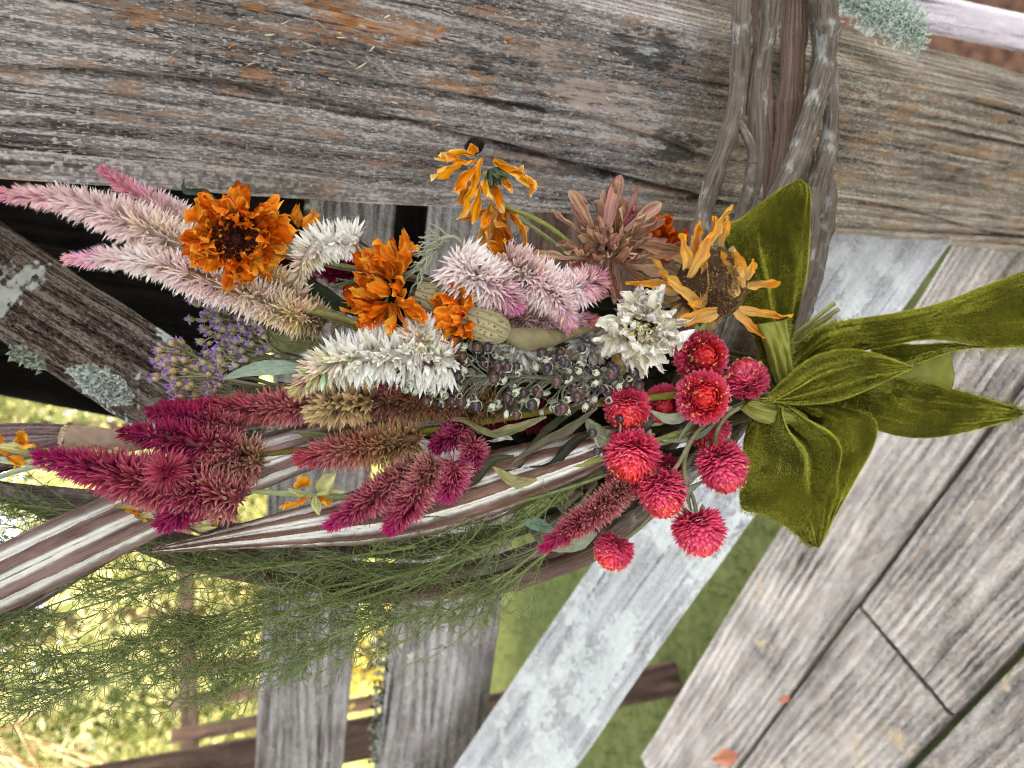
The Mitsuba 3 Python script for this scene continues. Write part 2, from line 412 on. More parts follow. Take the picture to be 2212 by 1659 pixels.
def poly_timber(parent, name, mat, poly, p0, p1, w, nrm, step_l, step_c, disp=None, extra_l=None, label=None, uv0=0):
    """A timber with cross-section polygon poly [(along w, along nrm)], from p0 to p1; uv = metres along and around it."""
    L = np.linalg.norm(p1 - p0); a = (p1 - p0) / L
    ring = np.asarray(Polygon(poly).exterior.coords)[:-1] if not isinstance(poly, np.ndarray) else poly
    seg = np.roll(ring, -1, 0) - ring
    ln = np.linalg.norm(seg, axis=1); cum = np.r_[0, np.cumsum(ln)]
    nc = max(12, int(cum[-1] / step_c))
    s = np.linspace(0, cum[-1], nc)
    rx, ry = np.interp(s, cum, np.r_[ring[:, 0], ring[0, 0]]), np.interp(s, cum, np.r_[ring[:, 1], ring[0, 1]])
    l = np.linspace(0, L, max(3, int(L / step_l) + 1)) if extra_l is None else extra_l
    tx, ty = np.gradient(rx), np.gradient(ry)
    tl = np.hypot(tx, ty) + 1e-12
    ox, oy = ty / tl, -tx / tl
    if sum(rx[:-1] * ry[1:] - rx[1:] * ry[:-1]) < 0: ox, oy = -ox, -oy
    Lm, Sm = np.meshgrid(l, s, indexing='ij')
    h = disp(Lm, Sm) if disp else 0 * Lm
    h[:, -1] = h[:, 0]
    X, Y = rx[None] + h * ox[None], ry[None] + h * oy[None]
    v = (p0 + Lm[..., None] * a + X[..., None] * w + Y[..., None] * nrm).reshape(-1, 3)
    uv = np.stack([Lm, Sm], -1).reshape(-1, 2)
    if uv0: uv = uv + [uv0 * 3.71, uv0 * 1.37]
    f = gridf(len(l), nc)
    for e, row in ((0, 0), (1, len(l) - 1)):                    # end faces
        m = len(v); rim = v[row * nc:row * nc + nc]
        v = np.vstack([v, rim, rim.mean(0)])
        uv = np.vstack([uv, np.stack([rx, ry], 1) * .3 + uv[0], [uv[0]]])
        j = np.arange(nc - 1)
        f = np.vstack([f, np.stack([m + j, m + j + 1, j * 0 + m + nc], 1)])
    return part(parent, name, (v, f), mat, world=True, uv=uv, label=label)


def rr(wd, th, r, n=5):
    pts = []
    for cx, cy, a0 in ((wd / 2 - r, th / 2 - r, 0), (-wd / 2 + r, th / 2 - r, 90), (-wd / 2 + r, -th / 2 + r, 180), (wd / 2 - r, -th / 2 + r, 270)):
        for k in range(n):
            an = math.radians(a0 + 90 * k / (n - 1)); pts.append((cx + r * math.cos(an), cy + r * math.sin(an)))
    return np.array(pts)


def rough(seed, amp=0.0009, wane=0.003, ring=130):
    def d(l, s):
        q = lambda a, b: np.stack([l * a, s * b, 0 * l + seed], -1)
        s2 = s + .004 * meshkit.noise(q(6, 20), 1)
        r = meshkit.noise(np.stack([l * 1.8, s2 * ring, 0 * l + seed], -1), 2) - .5
        return amp * 2 * r + wane * (meshkit.fbm(q(5, 14), 3, 4) - .5) + amp * 1.2 * (meshkit.fbm(q(30, 400), 2, 5) - .5)
    return d


# --- the post: local w = along its face (left arris to near arris), nrm = out of the face
A0, B0 = np.array([.134, .515]), np.array([.2488, .435])
pe = unit(B0 - A0); pn = np.array([pe[1], -pe[0]])
pw, pnn = np.array([pe[0], pe[1], 0]), np.array([pn[0], pn[1], 0])
dloc = lambda p: ((np.array(p) - A0) @ pe, (np.array(p) - A0) @ pn)
pp = Polygon([dloc(A0), dloc(B0), dloc((.322, .500)), dloc((.330, .62)), dloc((.24, .66)), dloc((.168, .62))])
pp = pp.buffer(-.007).buffer(.007, 12)
ringp = np.asarray(pp.exterior.coords)[:-1]
if Polygon(ringp).exterior.is_ccw is False: ringp = ringp[::-1]
k0 = np.argmin(np.abs(ringp[:, 0] - dloc((.2, .64))[0]) + np.abs(ringp[:, 1] - dloc((.2, .64))[1]))
ringp = np.roll(ringp, -k0, 0)
# which way round: the face must follow the seam
cumr = np.r_[0, np.cumsum(np.linalg.norm(np.diff(ringp, axis=0), axis=1))]
iA = np.argmin(np.linalg.norm(ringp, axis=1))
if cumr[iA] > cumr[-1] / 2:
    ringp = np.roll(ringp[::-1], 1, 0)
    cumr = np.r_[0, np.cumsum(np.linalg.norm(np.diff(ringp, axis=0), axis=1))]
    iA = np.argmin(np.linalg.norm(ringp, axis=1))
QA = cumr[iA]                                                  # uv.y at the left arris
Z0 = -0.05


_old = ray_post


def ray_q(u, v):
    z, q = _old(u, v)
    return z, q + QA


ray_post = ray_q                                              # post_extra works in uv from here on
CR = [[(-60, 148), (200, 152), (450, 178), (700, 225), (900, 268), (1150, 332), (1400, 400), (1600, 450)],
      [(640, 150), (900, 195), (1100, 228), (1290, 262), (1500, 330), (1590, 362)],
      [(-40, 178), (160, 190), (330, 214), (520, 240)], [(1800, 430), (2000, 468), (2240, 540)], [(600, 60), (800, 110), (960, 150)],
      [(1900, 455), (2100, 470), (2230, 480)]]
CW = [(.0075, .0019), (.0045, .0016), (.003, .0014), (.0045, .0016), (.004, .0016), (.002, .0015)]


def post_disp(l, s):
    z = l + Z0
    q = lambda a, b, o=0.0: np.stack([l * a, s * b, 0 * l + o], -1)
    s2 = s + .006 * meshkit.noise(q(5, 16), 21)
    h = .0019 * (meshkit.noise(np.stack([l * 1.7, s2 * 175, 0 * l], -1), 22) - .5) + .004 * (meshkit.fbm(q(5, 14), 3, 23) - .5)
    h = h + .0011 * (meshkit.fbm(q(40, 420), 3, 24) - .5)
    tear = np.clip((meshkit.fbm(q(9, 55, 3.), 4, 25) - .52) * 9, 0, 1)
    up = np.clip((s - QA - .05) / .03, 0, 1) * np.clip((z - 1.02) / .1, 0, 1)
    h = h - .0035 * tear * up + .0022 * up * (meshkit.fbm(q(60, 260), 3, 27) - .5)
    for pts, (dep, wd) in zip(CR, CW):
        zq = np.array([ray_post(*p) for p in pts]); o = np.argsort(zq[:, 0]); zq = zq[o]
        qc = np.interp(z, zq[:, 0], zq[:, 1]) + .0016 * (meshkit.noise(np.stack([z * 60, 0 * z, 0 * z + dep * 999], -1), 3) - .5)
        ends = np.clip((z - zq[0, 0]) / .04, 0, 1) * np.clip((zq[-1, 0] - z) / .04, 0, 1)
        h = h - dep * ends * np.exp(-((s - qc) / wd) ** 2) + dep * .25 * ends * np.exp(-((s - qc - 2.5 * wd) / (2 * wd)) ** 2)
    # the left arris leans: the post narrows towards the foot
    lean = -(.117 + (1.34 - np.clip(z, .3, 1.5)) * .040 - .134)
    return h + lean * np.exp(-((s - QA) / .05) ** 2)


ls = np.r_[np.linspace(0, .52, 20)[:-1], np.linspace(.52, 1.52, 440), np.linspace(1.55, 2.55, 18)]
post = thing('timber_post', 'thick weathered grey timber post with cracks, splinters and raw orange patches', 'post')
poly_timber(post, 'trunk', 'm_post', ringp, np.array([A0[0], A0[1], Z0]), np.array([A0[0], A0[1], Z0 + 2.55]), pw, pnn, .003, .0011, post_disp, ls)
# splinters standing off the face
rg = RNG(5)
spl = []
for i in range(150):
    u = rg.uniform(-20, 1400); v = 20 + rg.beta(1.2, 1.8) * 400 * (1 - .1 * u / 1400)
    z, q = _old(u, v)
    if q < .004: continue
    o = np.array([A0[0], A0[1], 0]) + pw * q + pnn * .001 + np.array([0, 0, z])
    L = rg.uniform(.002, .009) * (1.5 if rg.random() < .12 else 1)
    d = unit(np.array([0, 0, rg.choice([-1, 1])]) + pw * rg.normal(0, .45) + pnn * rg.uniform(.02, .5))
    k = np.stack([o, o + d * L * .5 + pnn * L * .05, o + d * L])
    side = unit(np.cross(d, pnn)); wd = rg.uniform(.0002, .0006)
    cv = c(222, 200, 170) if rg.random() < .35 else c(186, 166, 150) if rg.random() < .7 else c(196, 120, 50)
    V = np.vstack([k[0] - side * wd, k[0] + side * wd, k[1] - side * wd * 1.2, k[1] + side * wd * 1.2, k[2], k[0] + pnn * wd, k[1] + pnn * wd * 1.5])
    F = np.array([[0, 1, 3], [0, 3, 2], [2, 3, 4], [0, 5, 6], [0, 6, 2], [5, 1, 3], [5, 3, 6], [2, 6, 4], [6, 3, 4]])
    spl.append((V, F, np.tile(cv, (7, 1))))
part(post, 'splinters', join(spl), 'm_dry', smooth=False, world=True, kind='stuff')


def plank(parent, name, mat, a, b, wd, th, face=None, seed=1, r=.006, step=(.006, .0025), amp=.0006, wane=.002, label=None, disp=None):
    """A board from world point a to b, its wide face turned to `face` (default: the viewer)."""
    ax = unit(b - a)
    f = unit((CAM - (a + b) / 2) if face is None else np.asarray(face, float))
    f = unit(f - ax * (f @ ax)); w = np.cross(f, ax)
    return poly_timber(parent, name, mat, rr(wd, th, r), a - f * th / 2, b - f * th / 2, w, f, step[0], step[1], disp or rough(seed, amp, wane), label=label, uv0=seed)


# --- two horizontal rail boards, the pale brace and the brown cleat behind
def rail(p, q, wd, name, label, cat, mat, th=.032, **k):
    t = thing(name, label, cat)
    plank(t, 'board', mat, p, q, wd, th, **k)
    return t


def ext(a, b, ka, kb):
    return a + (a - b) * ka, b + (b - a) * kb


a, b = ext(world(735, 440, .85), world(648, 1659, 1.12), .25, .5)
rail(a, b, .126, 'rail_board', 'upper grey weathered rail board running across behind the bouquet', 'board', 'm_rail', seed=11, face=(-.25, -1, .12))
a, b = ext(world(1075, 430, .86), world(932, 1659, 1.06), .25, .5)
t = rail(a, b, .146, 'rail_board', 'lower grey rail board with a mossy pale lichen patch along its top edge', 'board', 'm_rail', seed=12, face=(-.25, -1, .12))
# moss and lichen along the top edge of the lower board
rg = RNG(8)
ax = unit(b - a); mo = []
for i in range(900):
    k = rg.beta(2.2, 1.3)
    o = world(820 - 10, 900, .955) * 0 + (world(842, 850, .905) + (world(808, 1659, 1.055) - world(842, 850, .905)) * k)
    o = o + rg.normal(0, .003, 3) + np.array([0, -.004 - .008 * rg.random(), rg.uniform(-.022 * (k > .55), .006)])
    mo.append(o)
mo = np.array(mo)
tv = np.array([[0, -.5, 0], [0, .5, 0], [1, 0, .25], [.4, 0, .5]]); tf = np.array([[0, 1, 3], [0, 3, 2], [1, 2, 3]])
dirs = unit(rg.normal(0, 1, (900, 3)) + np.array([0, -.6, .6]))
V, F = instanced(tv, tf, mo, dirs, unit(rg.normal(0, 1, (900, 3))), rg.uniform(.003, .008, 900))
cl = np.repeat(np.where(rg.random((900, 1)) < .45, c(56, 66, 60), c(184, 192, 176)) * rg.uniform(.6, 1.1, (900, 1)), 4, 0)
part(t, 'moss', (V, F, cl), 'm_dry', smooth=False, world=True, kind='stuff')
a, b = ext(world(1440, 1180, .90), world(1105, 1659, .95), 1.5, .8)
rail(a, b, .121, 'diagonal_board', 'pale board covered in mint green lichen slanting below the red globe flowers', 'board', 'm_lichen_board', seed=13, wane=.004)
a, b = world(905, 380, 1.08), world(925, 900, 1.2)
rail(a, b, .12, 'backing_board', 'brown board darkened for the shade in the gap between the two grey rail boards', 'board', 'm_shade_plank', seed=14)

a, b = world(1362, 340, .84), world(1300, 900, .93)
rail(a, b, .20, 'brown_board', 'shaded brown board under the post, glimpsed behind the rose dahlia', 'board', 'm_brown_post', seed=15, face=(-.25, -1, .12))

# --- the brace and boards painted near black for the shade between it and the post
a, b = ext(world(0, 606, .52), world(400, 872, .50), .35, .32)
br = thing('brace_log', 'rough dark brown timber brace with white and mint lichen blotches', 'brace')
dd = rough(17, .0016, .009, 110)
plank(br, 'log', 'm_brace', a, b, .064, .05, seed=17, r=.014, step=(.003, .0012), disp=dd)
rg = RNG(18)
lic = []
for (u, v, n, rad, colr) in ((225, 832, 420, 42, c(196, 204, 196)), (60, 775, 120, 26, c(150, 160, 146)), (190, 815, 200, 24, c(196, 205, 200)), (350, 880, 60, 18, c(136, 146, 126))):
    r_, th_ = rad * np.sqrt(rg.random(n)), rg.uniform(0, 6.3, n)
    pts = np.array([world(u + rr_ * math.cos(t_) * 1.5, v + rr_ * math.sin(t_) * .8 + rr_ * math.cos(t_) * .6, .472 + .004 * rg.random()) for rr_, t_ in zip(r_, th_)])
    V, F = instanced(tv, tf, pts, unit(rg.normal(0, 1, (n, 3)) - FWD), unit(rg.normal(0, 1, (n, 3))), rg.uniform(.002, .0052, n))
    lic.append((V, F, np.repeat(colr * rg.uniform(.7, 1.1, (n, 1)), 4, 0)))
part(br, 'lichen_tufts', join(lic), 'm_dry', smooth=False, world=True, kind='stuff')
fr = thing('dark_partition', 'planks painted near black for the shade in the notch between post and brace', 'partition')
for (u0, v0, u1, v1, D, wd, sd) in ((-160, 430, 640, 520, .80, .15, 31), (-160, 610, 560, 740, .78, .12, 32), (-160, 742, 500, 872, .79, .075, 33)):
    plank(fr, 'plank', 'm_shade_plank', world(u0, v0, D), world(u1, v1, D), wd, .02, seed=sd)
plank(fr, 'plank', 'm_shade_plank', world(-250, 280, .86), world(600, 330, .86), .22, .02, seed=34)

# --- the deck
dk = thing('plank_deck', 'weathered grey timber deck boards with dark joints and ochre lichen stains', 'deck')
H = .95; dz = CAM[2] - H
dd_, dp_ = np.array([-.81, .588]), np.array([.588, .81])
def deck_board(o0, o1, s0, s1, sd):
    m = (o0 + o1) / 2
    a = np.array([*(dp_ * m + dd_ * s0), dz]); b = np.array([*(dp_ * m + dd_ * s1), dz])
    plank(dk, 'board', 'm_deck', a, b, o1 - o0, .03, face=(0, 0, 1), seed=sd, r=.005, amp=.0007, step=(.006, .003), wane=.0025)
def deck_os(u, v):
    d = FWD + (1106 - u) / FOCAL * UPV + (829.5 - v) / FOCAL * RGT
    k = (dz - CAM[2]) / d[2]; p = d[:2] * k
    return p @ dp_, p @ dd_
OE, OJ, OK = deck_os(1370, 1659)[0], deck_os(1593, 1659)[0], deck_os(1961, 1659)[0]
SJ = deck_os(1860, 1310)[1]
deck_board(OJ + .0035, OE, -.9, 1.5, 41)
deck_board(OK + .006, OJ - .0035, -.9, SJ - .0035, 42)
deck_board(OK + .006, OJ - .0035, SJ + .0035, 1.5, 43)
w_ = OJ - OK
for k in range(1, 5):
    deck_board(OK - k * w_ + .006, OK - (k - 1) * w_ - .006, -.9, 1.5, 43 + k)
for k in range(3):                                             # joists under the boards
    a = np.array([*(dd_ * (-.5 + .8 * k) + dp_ * (OE - .01)), dz - .033]); b = np.array([*(dd_ * (-.5 + .8 * k) + dp_ * (OK - 4 * w_)), dz - .033])
    plank(dk, 'joist', 'm_brown_post', a, b, .05, .14, face=(0, 0, 1), seed=60 + k, step=(.02, .006))

# --- dry leaves in the deck joint
for (u, v, lb, sz) in ((1600, 1630, 'curled orange brown leaf lying in the deck joint nearest the lawn', .030), (1715, 1505, 'small folded tan leaf caught farther up the same deck joint', .014)):
    rg = RNG(int(u))
    V, F, S, Tt = petal(sz * 1.7, sz, rg, 'leaf', (.25, .9, 0), cup=.5, ruf=.5, crink=.1)
    o, s_ = deck_os(u, v); q = dp_ * o + dd_ * s_
    V = place(V, np.array([*q, dz + .006]), np.array([*(dd_ * .9 + dp_ * .3), .1]), np.array([.15, 0, 1]))
    k = part(None, 'fallen_leaf', (V, F, shade(S, Tt, rg, c(176, 110, 84), c(206, 148, 118))), 'm_petal', world=True)
    tag(k, lb, 'leaf')

# --- an added roof over it all (out of the frame, placed to block the sun)
pr = thing('porch_roof', 'added low plank roof out of view, shading the deck, the post and the bouquet', 'roof')
for k in range(17):
    y = -2.1 + .2 * k
    plank(pr, 'board', 'm_rail', np.array([-2.8, y, 2.56]), np.array([1.25, y, 2.56]), .198, .025, face=(0, 0, -1), seed=200 + k, step=(.15, .03))
for y in (-1.6, -.3, 1.0):
    plank(pr, 'beam', 'm_rail', np.array([-2.8, y, 2.5]), np.array([1.25, y, 2.5]), .07, .1, face=(0, 0, -1), seed=230, step=(.15, .03))

# --- behind the post on its far side
wb = thing('pale_board', 'pale mauve white painted board beyond the post', 'board')
a, b = world(1780, -18, .80), world(2420, 116, .92)
plank(wb, 'board', 'm_white_board', a, b, .038, .03, seed=70)
rg = RNG(71); n = 2600
lt = thing('lichen_clump', 'fluffy mint green lichen clump on the far edge of the post', 'lichen')
kk = rg.random(n); k2 = rg.normal(0, 1, n)
pts = np.array([world(1800 + 190 * a_, -30 + 95 * a_ + 22 * b_, .60 - .01 * (1 - abs(b_) / 3)) for a_, b_ in zip(kk, k2)])
m = 5; st = unit(rg.normal(0, 1, (n, 3)) - FWD * .5)
cur = pts[:, None] + np.cumsum(st[:, None] * .0014 + rg.normal(0, .0008, (n, m, 3)), axis=1)
V, F, cl = threads(cur, .0006, .0004, np.clip(np.where(rg.random((n, 1)) < .75, c(204, 214, 202), c(160, 174, 162)) * rg.uniform(.7, 1.15, (n, 1)), 0, .9))
part(lt, 'tufts', (V, F, cl), 'm_dry', world=True, kind='stuff')
pb = [world(1850 + 130 * k, 48 + 26 * k + 3 * math.sin(k * 9), .605) for k in np.linspace(0, 1, 6)]
V, F = tube([(p - CAM) @ BAS.T for p in pb], [.004, .007, .006, .006, .003], 8, 20, bump=.9)
part(lt, 'bark_flake', (V, F, np.tile(c(226, 222, 214), (len(V), 1))), 'm_dry')

# --- lawn blades where the lawn shows close by
rg = RNG(80); n = 16000
gp = np.stack([rg.uniform(-3.2, .6, n), 1.0 + 4.5 * rg.random(n) ** 1.6, np.zeros(n)], -1)
tvb = np.array([[0, -.5, 0], [0, .5, 0], [.55, -.3, .1], [.55, .3, .1], [1, 0, .35]]); tfb = np.array([[0, 1, 3], [0, 3, 2], [2, 3, 4]])
V, F = instanced(tvb, tfb, gp, unit(rg.normal(0, .5, (n, 3)) * [1, 1, .2] + [0, 0, .6]), unit(rg.normal(0, 1, (n, 3)) * [1, 1, .1]), rg.uniform(.02, .055, n), .004)
part(None, 'grass', (V, F, np.repeat(np.clip(c(72, 84, 44) * rg.uniform(.6, 1.5, (n, 1)) + rg.uniform(0, .05, (n, 1)) * [1, .8, .2], 0, .8), 5, 0)), 'm_petal', world=True, kind='stuff')
labels['grass']['label'] = 'short green grass blades of the lawn'

# --- the far fence
ff = thing('far_fence', 'brown timber railing with square posts standing on the lawn behind the boards', 'fence')
def far_post(u, v, D, wd, top):
    p = world(u, v, D)
    plank(ff, 'post', 'm_brown_post', np.array([p[0], p[1], -.05]), np.array([p[0], p[1], top]), wd, wd, seed=int(v), step=(.05, .02))
    return p
p1 = far_post(900, 1572, 1.74, .088, 1.42)
p2 = far_post(450, 1640, 3.4, .09, 1.25)
far_post(450, 1578, 3.9, .075, 1.25); far_post(420, 1514, 4.3, .075, 1.25); p3 = far_post(420, 1448, 4.9, .075, 1.25)
a, b = np.array([p2[0] - .8, p2[1] - .6, 1.16]), np.array([p3[0] + 1.6, p3[1] + 1.5, 1.16])
plank(ff, 'rail', 'm_brown_post', a, b, .09, .04, face=(-.3, -1, 0), seed=91, step=(.1, .02))

# --- trees and shrubs far behind
def foliage(name, label, cat, x, y, h, w, n, cols, seed, z0=0.0, lf=.085, group=None):
    rg = RNG(seed); t = thing(name, label, cat, group)
    p0 = np.array([x, y, 0.0]); tr = []
    tr.append(tube([p0, p0 + [.05, 0, h * .35], p0 + [-.05, .1, h * .8]], [.07, .045, .015], 8, 10, col=c(120, 100, 80)))
    cen = []
    for k in range(26):
        q = np.array([rg.normal(0, .34) * w, rg.normal(0, .3) * w, z0 + rg.uniform(.04, 1) * (h - z0)])
        q[:2] *= (1.15 - .75 * (q[2] / h) ** 2)
        cen.append(p0 + q)
        tr.append(tube([p0 + [0, 0, max(.1, q[2] * .55)], p0 + [q[0] * .5, q[1] * .5, q[2] * .85], p0 + q], [.02, .012, .005], 5, 6, col=c(120, 100, 80)))
    part(t, 'trunk', join(tr), 'm_dry', world=True)
    cen = np.array(cen); i = rg.integers(0, len(cen), n)
    o = cen[i] + rg.normal(0, .17, (n, 3)) * w * rg.uniform(.4, 1.2, (n, 1))
    o[:, 2] = np.maximum(o[:, 2], .03)
    tvl = np.array([[0, 0, 0], [.45, -.32, .08], [.45, .32, .08], [1, 0, -.05]]); tfl = np.array([[0, 1, 2], [1, 3, 2]])
    V, F = instanced(tvl, tfl, o, rg.normal(0, 1, (n, 3)), rg.normal(0, 1, (n, 3)) + [0, -.4, .8], rg.uniform(.6, 1.4, n) * lf)
    cc = np.array(cols)[rg.integers(0, len(cols), n)] * (.7 + .6 * rg.random((len(cen), 1)))[i]
    part(t, 'crown', (V, F, np.repeat(np.clip(cc * 1.1, 0, .92), 4, 0)), 'm_leaf', smooth=False, world=True)
    return t


YE, LG, GR, DK = c(224, 217, 164), c(206, 206, 152), c(152, 160, 104), c(92, 106, 62)
G = 'yellowing trees beyond the lawn'
foliage('yellow_tree', 'bright lime yellow tree showing under the dark brace', 'tree', -.35, 6.0, 4.6, 1.5, 10400, [YE, YE, LG, GR], 101, group=G)
foliage('yellow_tree', 'yellow green tree seen through the gap beside the purple flower clusters', 'tree', .55, 7.5, 4.2, 1.5, 8400, [YE, LG, LG, GR], 102, group=G)
foliage('yellow_tree', 'loose pale yellow tree behind the feathery green sprigs', 'tree', -2.0, 7.2, 4.2, 1.7, 10400, [YE, LG, YE, DK], 103, group=G)
foliage('green_shrub', 'darker olive shrub beside the far fence railing', 'shrub', -3.1, 8.4, 2.6, 1.7, 8400, [LG, GR, DK, GR], 104, group=G)
foliage('yellow_tree', 'tall yellow tree with sky gaps behind the tan dried branches', 'tree', -4.3, 8.2, 4.8, 1.8, 9200, [YE, LG, YE, GR], 105, group=G)
foliage('yellow_tree', 'broad bright yellow tree filling the view behind the far fence', 'tree', -5.6, 12.5, 6.5, 3.2, 16000, [YE, YE, LG, GR], 107, lf=.13, group=G)
foliage('yellow_tree', 'distant yellow green tree between the two nearer yellow ones', 'tree', -1.4, 12.0, 6.5, 3.0, 16000, [YE, LG, LG, GR], 108, lf=.13, group=G)
foliage('yellow_tree', 'distant lime tree farthest back behind the timber post', 'tree', 2.4, 13.0, 6.5, 3.0, 12000, [YE, LG, GR, LG], 109, lf=.13, group=G)
foliage('yellow_shrub', 'golden yellow shrub glowing in the slot between the two rail boards', 'shrub', -1.25, 3.4, .75, .34, 1500, [c(240, 220, 120), YE, c(232, 214, 110)], 106, lf=.05)
# tan dried branches at the lower corner
rg = RNG(111)
tb = thing('dried_branches', 'arching tan dried branches with papery drooping leaves in the far corner', 'branches')
base = world(560, 1900, 1.9); tw, lv = [], []
for k in range(9):
    tip = world(rg.uniform(-160, 90), rg.uniform(1380, 1720), 1.7 + .3 * rg.random())
    mid = (base + tip) / 2 + rg.normal(0, .05, 3)
    pts = [(q - CAM) @ BAS.T for q in (base + rg.normal(0, .05, 3), mid, tip)]
    tw.append(tube(pts, [.011, .008, .003], 7, 20, col=c(216, 184, 136)))
    sp = spline(pts, 20)
    for j in range(5, 20, 2):
        V, F, S, Tt = petal(rg.uniform(.06, .13), .018, rg, 'leaf', (rg.uniform(-.3, .3), rg.uniform(-1, 1), 0), cup=.4, twist=rg.uniform(-1, 1), ns=9, nw=5)
        V = place(V, sp[j], np.array([rg.uniform(.2, .9), rg.uniform(-.6, .8), rg.normal(0, .3)]), rg.normal(0, 1, 3))
        lv.append((V, F, shade(S, Tt, rg, c(214, 186, 132), c(226, 204, 160))))
part(tb, 'twigs', join(tw), 'm_dry')
part(tb, 'leaves', join(lv), 'm_petal', kind='stuff')

# ---------------------------------------------------------------- the grapevine wreath
wr = thing('grapevine_wreath', 'loose wreath of thick grey and reddish grapevine stems hung over the post', 'wreath')


def vine(pts, rad, mat='m_bark', n=220, sides=16, seed=0, name='vine'):
    g = RNG(seed + 300)
    p3 = [PD(*p) for p in pts]
    p3 = [q + g.normal(0, .0007, 3) for q in spline(p3, max(len(p3), 10))]
    v, f = tube(p3, np.interp(np.linspace(0, 1, 60), np.linspace(0, 1, len(rad)), rad) * (1 + .22 * np.exp(-((np.linspace(0, 1, 60)[:, None] - g.uniform(.05, .95, 6)[None]) / .012) ** 2).sum(1)) * PX * 1.16, sides, n, bump=.17, seed=seed, caps=True)
    p = spline(p3, n); L = np.r_[0, np.cumsum(np.linalg.norm(np.diff(p, axis=0), axis=1))]
    uv = np.stack([np.repeat(L, sides), np.tile(np.minimum(np.arange(sides), sides - np.arange(sides)) / sides, n) * .06 + seed], -1)
    uv = np.vstack([uv, uv[0], uv[-1]])
    part(wr, name, (v, f), mat, uv=uv)


vine([(1610, -80, .50), (1600, 90, .50), (1590, 230, .505), (1572, 300, .50), (1545, 400, .495), (1515, 500, .485), (1490, 640, .46), (1430, 860, .44), (1200, 1090, .43)], [24, 23, 21, 20, 18, 18, 19], seed=1)
vine([(1672, -80, .495), (1660, 60, .50), (1636, 190, .50), (1632, 300, .505), (1624, 400, .505), (1600, 500, .495), (1560, 700, .47), (1440, 930, .45), (1150, 1160, .44)], [25, 24, 22, 22, 20, 18, 20], seed=2)
vine([(1594, 262, .50), (1616, 300, .495), (1628, 360, .495), (1612, 430, .49), (1590, 500, .485)], [9, 12, 12, 10, 9], seed=3, name='side_shoot')
vine([(1722, -80, .52), (1714, 90, .525), (1706, 230, .525), (1692, 360, .52), (1668, 480, .51), (1640, 640, .49), (1560, 900, .46), (1250, 1200, .445), (700, 1290, .42)], [30, 30, 29, 28, 25, 22, 20, 18], 'm_red_bark', seed=4)
vine([(1780, -80, .495), (1785, 60, .50), (1783, 150, .50), (1756, 240, .495), (1722, 340, .49), (1680, 430, .48), (1640, 520, .47), (1590, 720, .46), (1400, 1010, .44)], [25, 25, 26, 24, 23, 22], seed=5)
vine([(1745, -60, .53), (1764, 60, .535), (1760, 180, .535), (1745, 300, .53), (1740, 420, .53), (1700, 560, .51)], [18, 18, 17, 15, 13], seed=6)
vine([(1795, 120, .53), (1796, 240, .53), (1778, 340, .525), (1752, 440, .51), (1735, 560, .50), (1705, 690, .48), (1600, 900, .46), (1300, 1160, .44)], [14, 22, 27, 28, 27, 22], seed=7)
vine([(1630, -70, .53), (1640, 60, .535), (1655, 200, .535), (1668, 330, .53), (1655, 470, .52), (1620, 620, .50)], [18, 18, 17, 16, 14], 'm_red_bark', seed=8)
vine([(1788, 330, .535), (1792, 420, .53), (1776, 520, .52), (1745, 620, .51), (1690, 760, .49), (1520, 980, .46)], [12, 24, 30, 26, 20], seed=9)
# the lower bow of the wreath, behind the feathery sprigs
vine([(1340, 1090, .44), (1150, 1190, .44), (930, 1235, .43), (700, 1225, .425), (500, 1190, .42), (300, 1150, .415), (100, 1100, .41), (-120, 1030, .41)], [14, 17, 19, 18, 17, 16, 15], seed=10)
vine([(1330, 1130, .45), (1100, 1240, .445), (850, 1280, .44), (600, 1250, .43), (420, 1215, .425), (250, 1150, .42), (60, 1080, .42), (-100, 1000, .42)], [14, 16, 17, 17, 16, 15, 15], 'm_red_bark', seed=11)
vine([(1300, 1080, .46), (1000, 1170, .455), (700, 1180, .45), (430, 1130, .44), (200, 1080, .435), (0, 1060, .43), (-150, 1010, .43)], [16, 20, 22, 20, 20, 20], seed=12)
vine([(1250, 1170, .46), (1000, 1270, .455), (760, 1260, .45), (560, 1240, .445), (340, 1190, .44), (120, 1090, .435), (-80, 1060, .43)], [10, 12, 13, 12, 12, 11], seed=13)
# the rest of the ring, round the near side of the post (beyond the frame)
rg = RNG(140)
for k in range(4):
    vine([(u + rg.normal(0, 22), v + rg.normal(0, 22), D + rg.normal(0, .006)) for u, v, D in ((1690 + 30 * k, -60, .50), (1520, -550, .48), (1020, -830, .46), (400, -810, .43), (-110, -460, .40), (-380, 100, .372), (-360, 600, .38), (-150, 1030, .41))], [22, 20, 22, 20, 18, 17], 'm_red_bark' if k == 2 else 'm_bark', seed=20 + k)
# ---------------------------------------------------------------- flower builders (in the bouquet's own axes, then turned into the world)
TOW = np.array([0, 0, -1.0])                         # towards the viewer
SEED = [1000]


def nrng():
    SEED[0] += 1
    return RNG(SEED[0])


def pts3(path, off=0.0):
    return [P(*(q if len(q) == 3 else (q[0], q[1], off))) for q in path]


def add_petal(t, o, x, z, L, Wd, rng, c0, c1, edge=None, name='petal', mat='m_petal', streak=.5, et=.66, **k):
    V, F, S, Tt = petal(L, Wd, rng, **k)
    part(t, name, (place(V, o, x, z), F, shade(S, Tt, rng, c0, c1, edge, streak, et)), mat)


TEP_V = np.array([[0, -.1, 0], [0, .1, 0], [.35, -.5, .16], [.35, 0, -.06], [.35, .5, .16], [.72, -.34, .13], [.72, 0, -.03], [.72, .34, .13], [1, 0, .05]])
TEP_F = np.array([[0, 3, 2], [0, 1, 3], [1, 4, 3], [2, 3, 6], [2, 6, 5], [3, 4, 7], [3, 7, 6], [5, 6, 8], [6, 7, 8]])


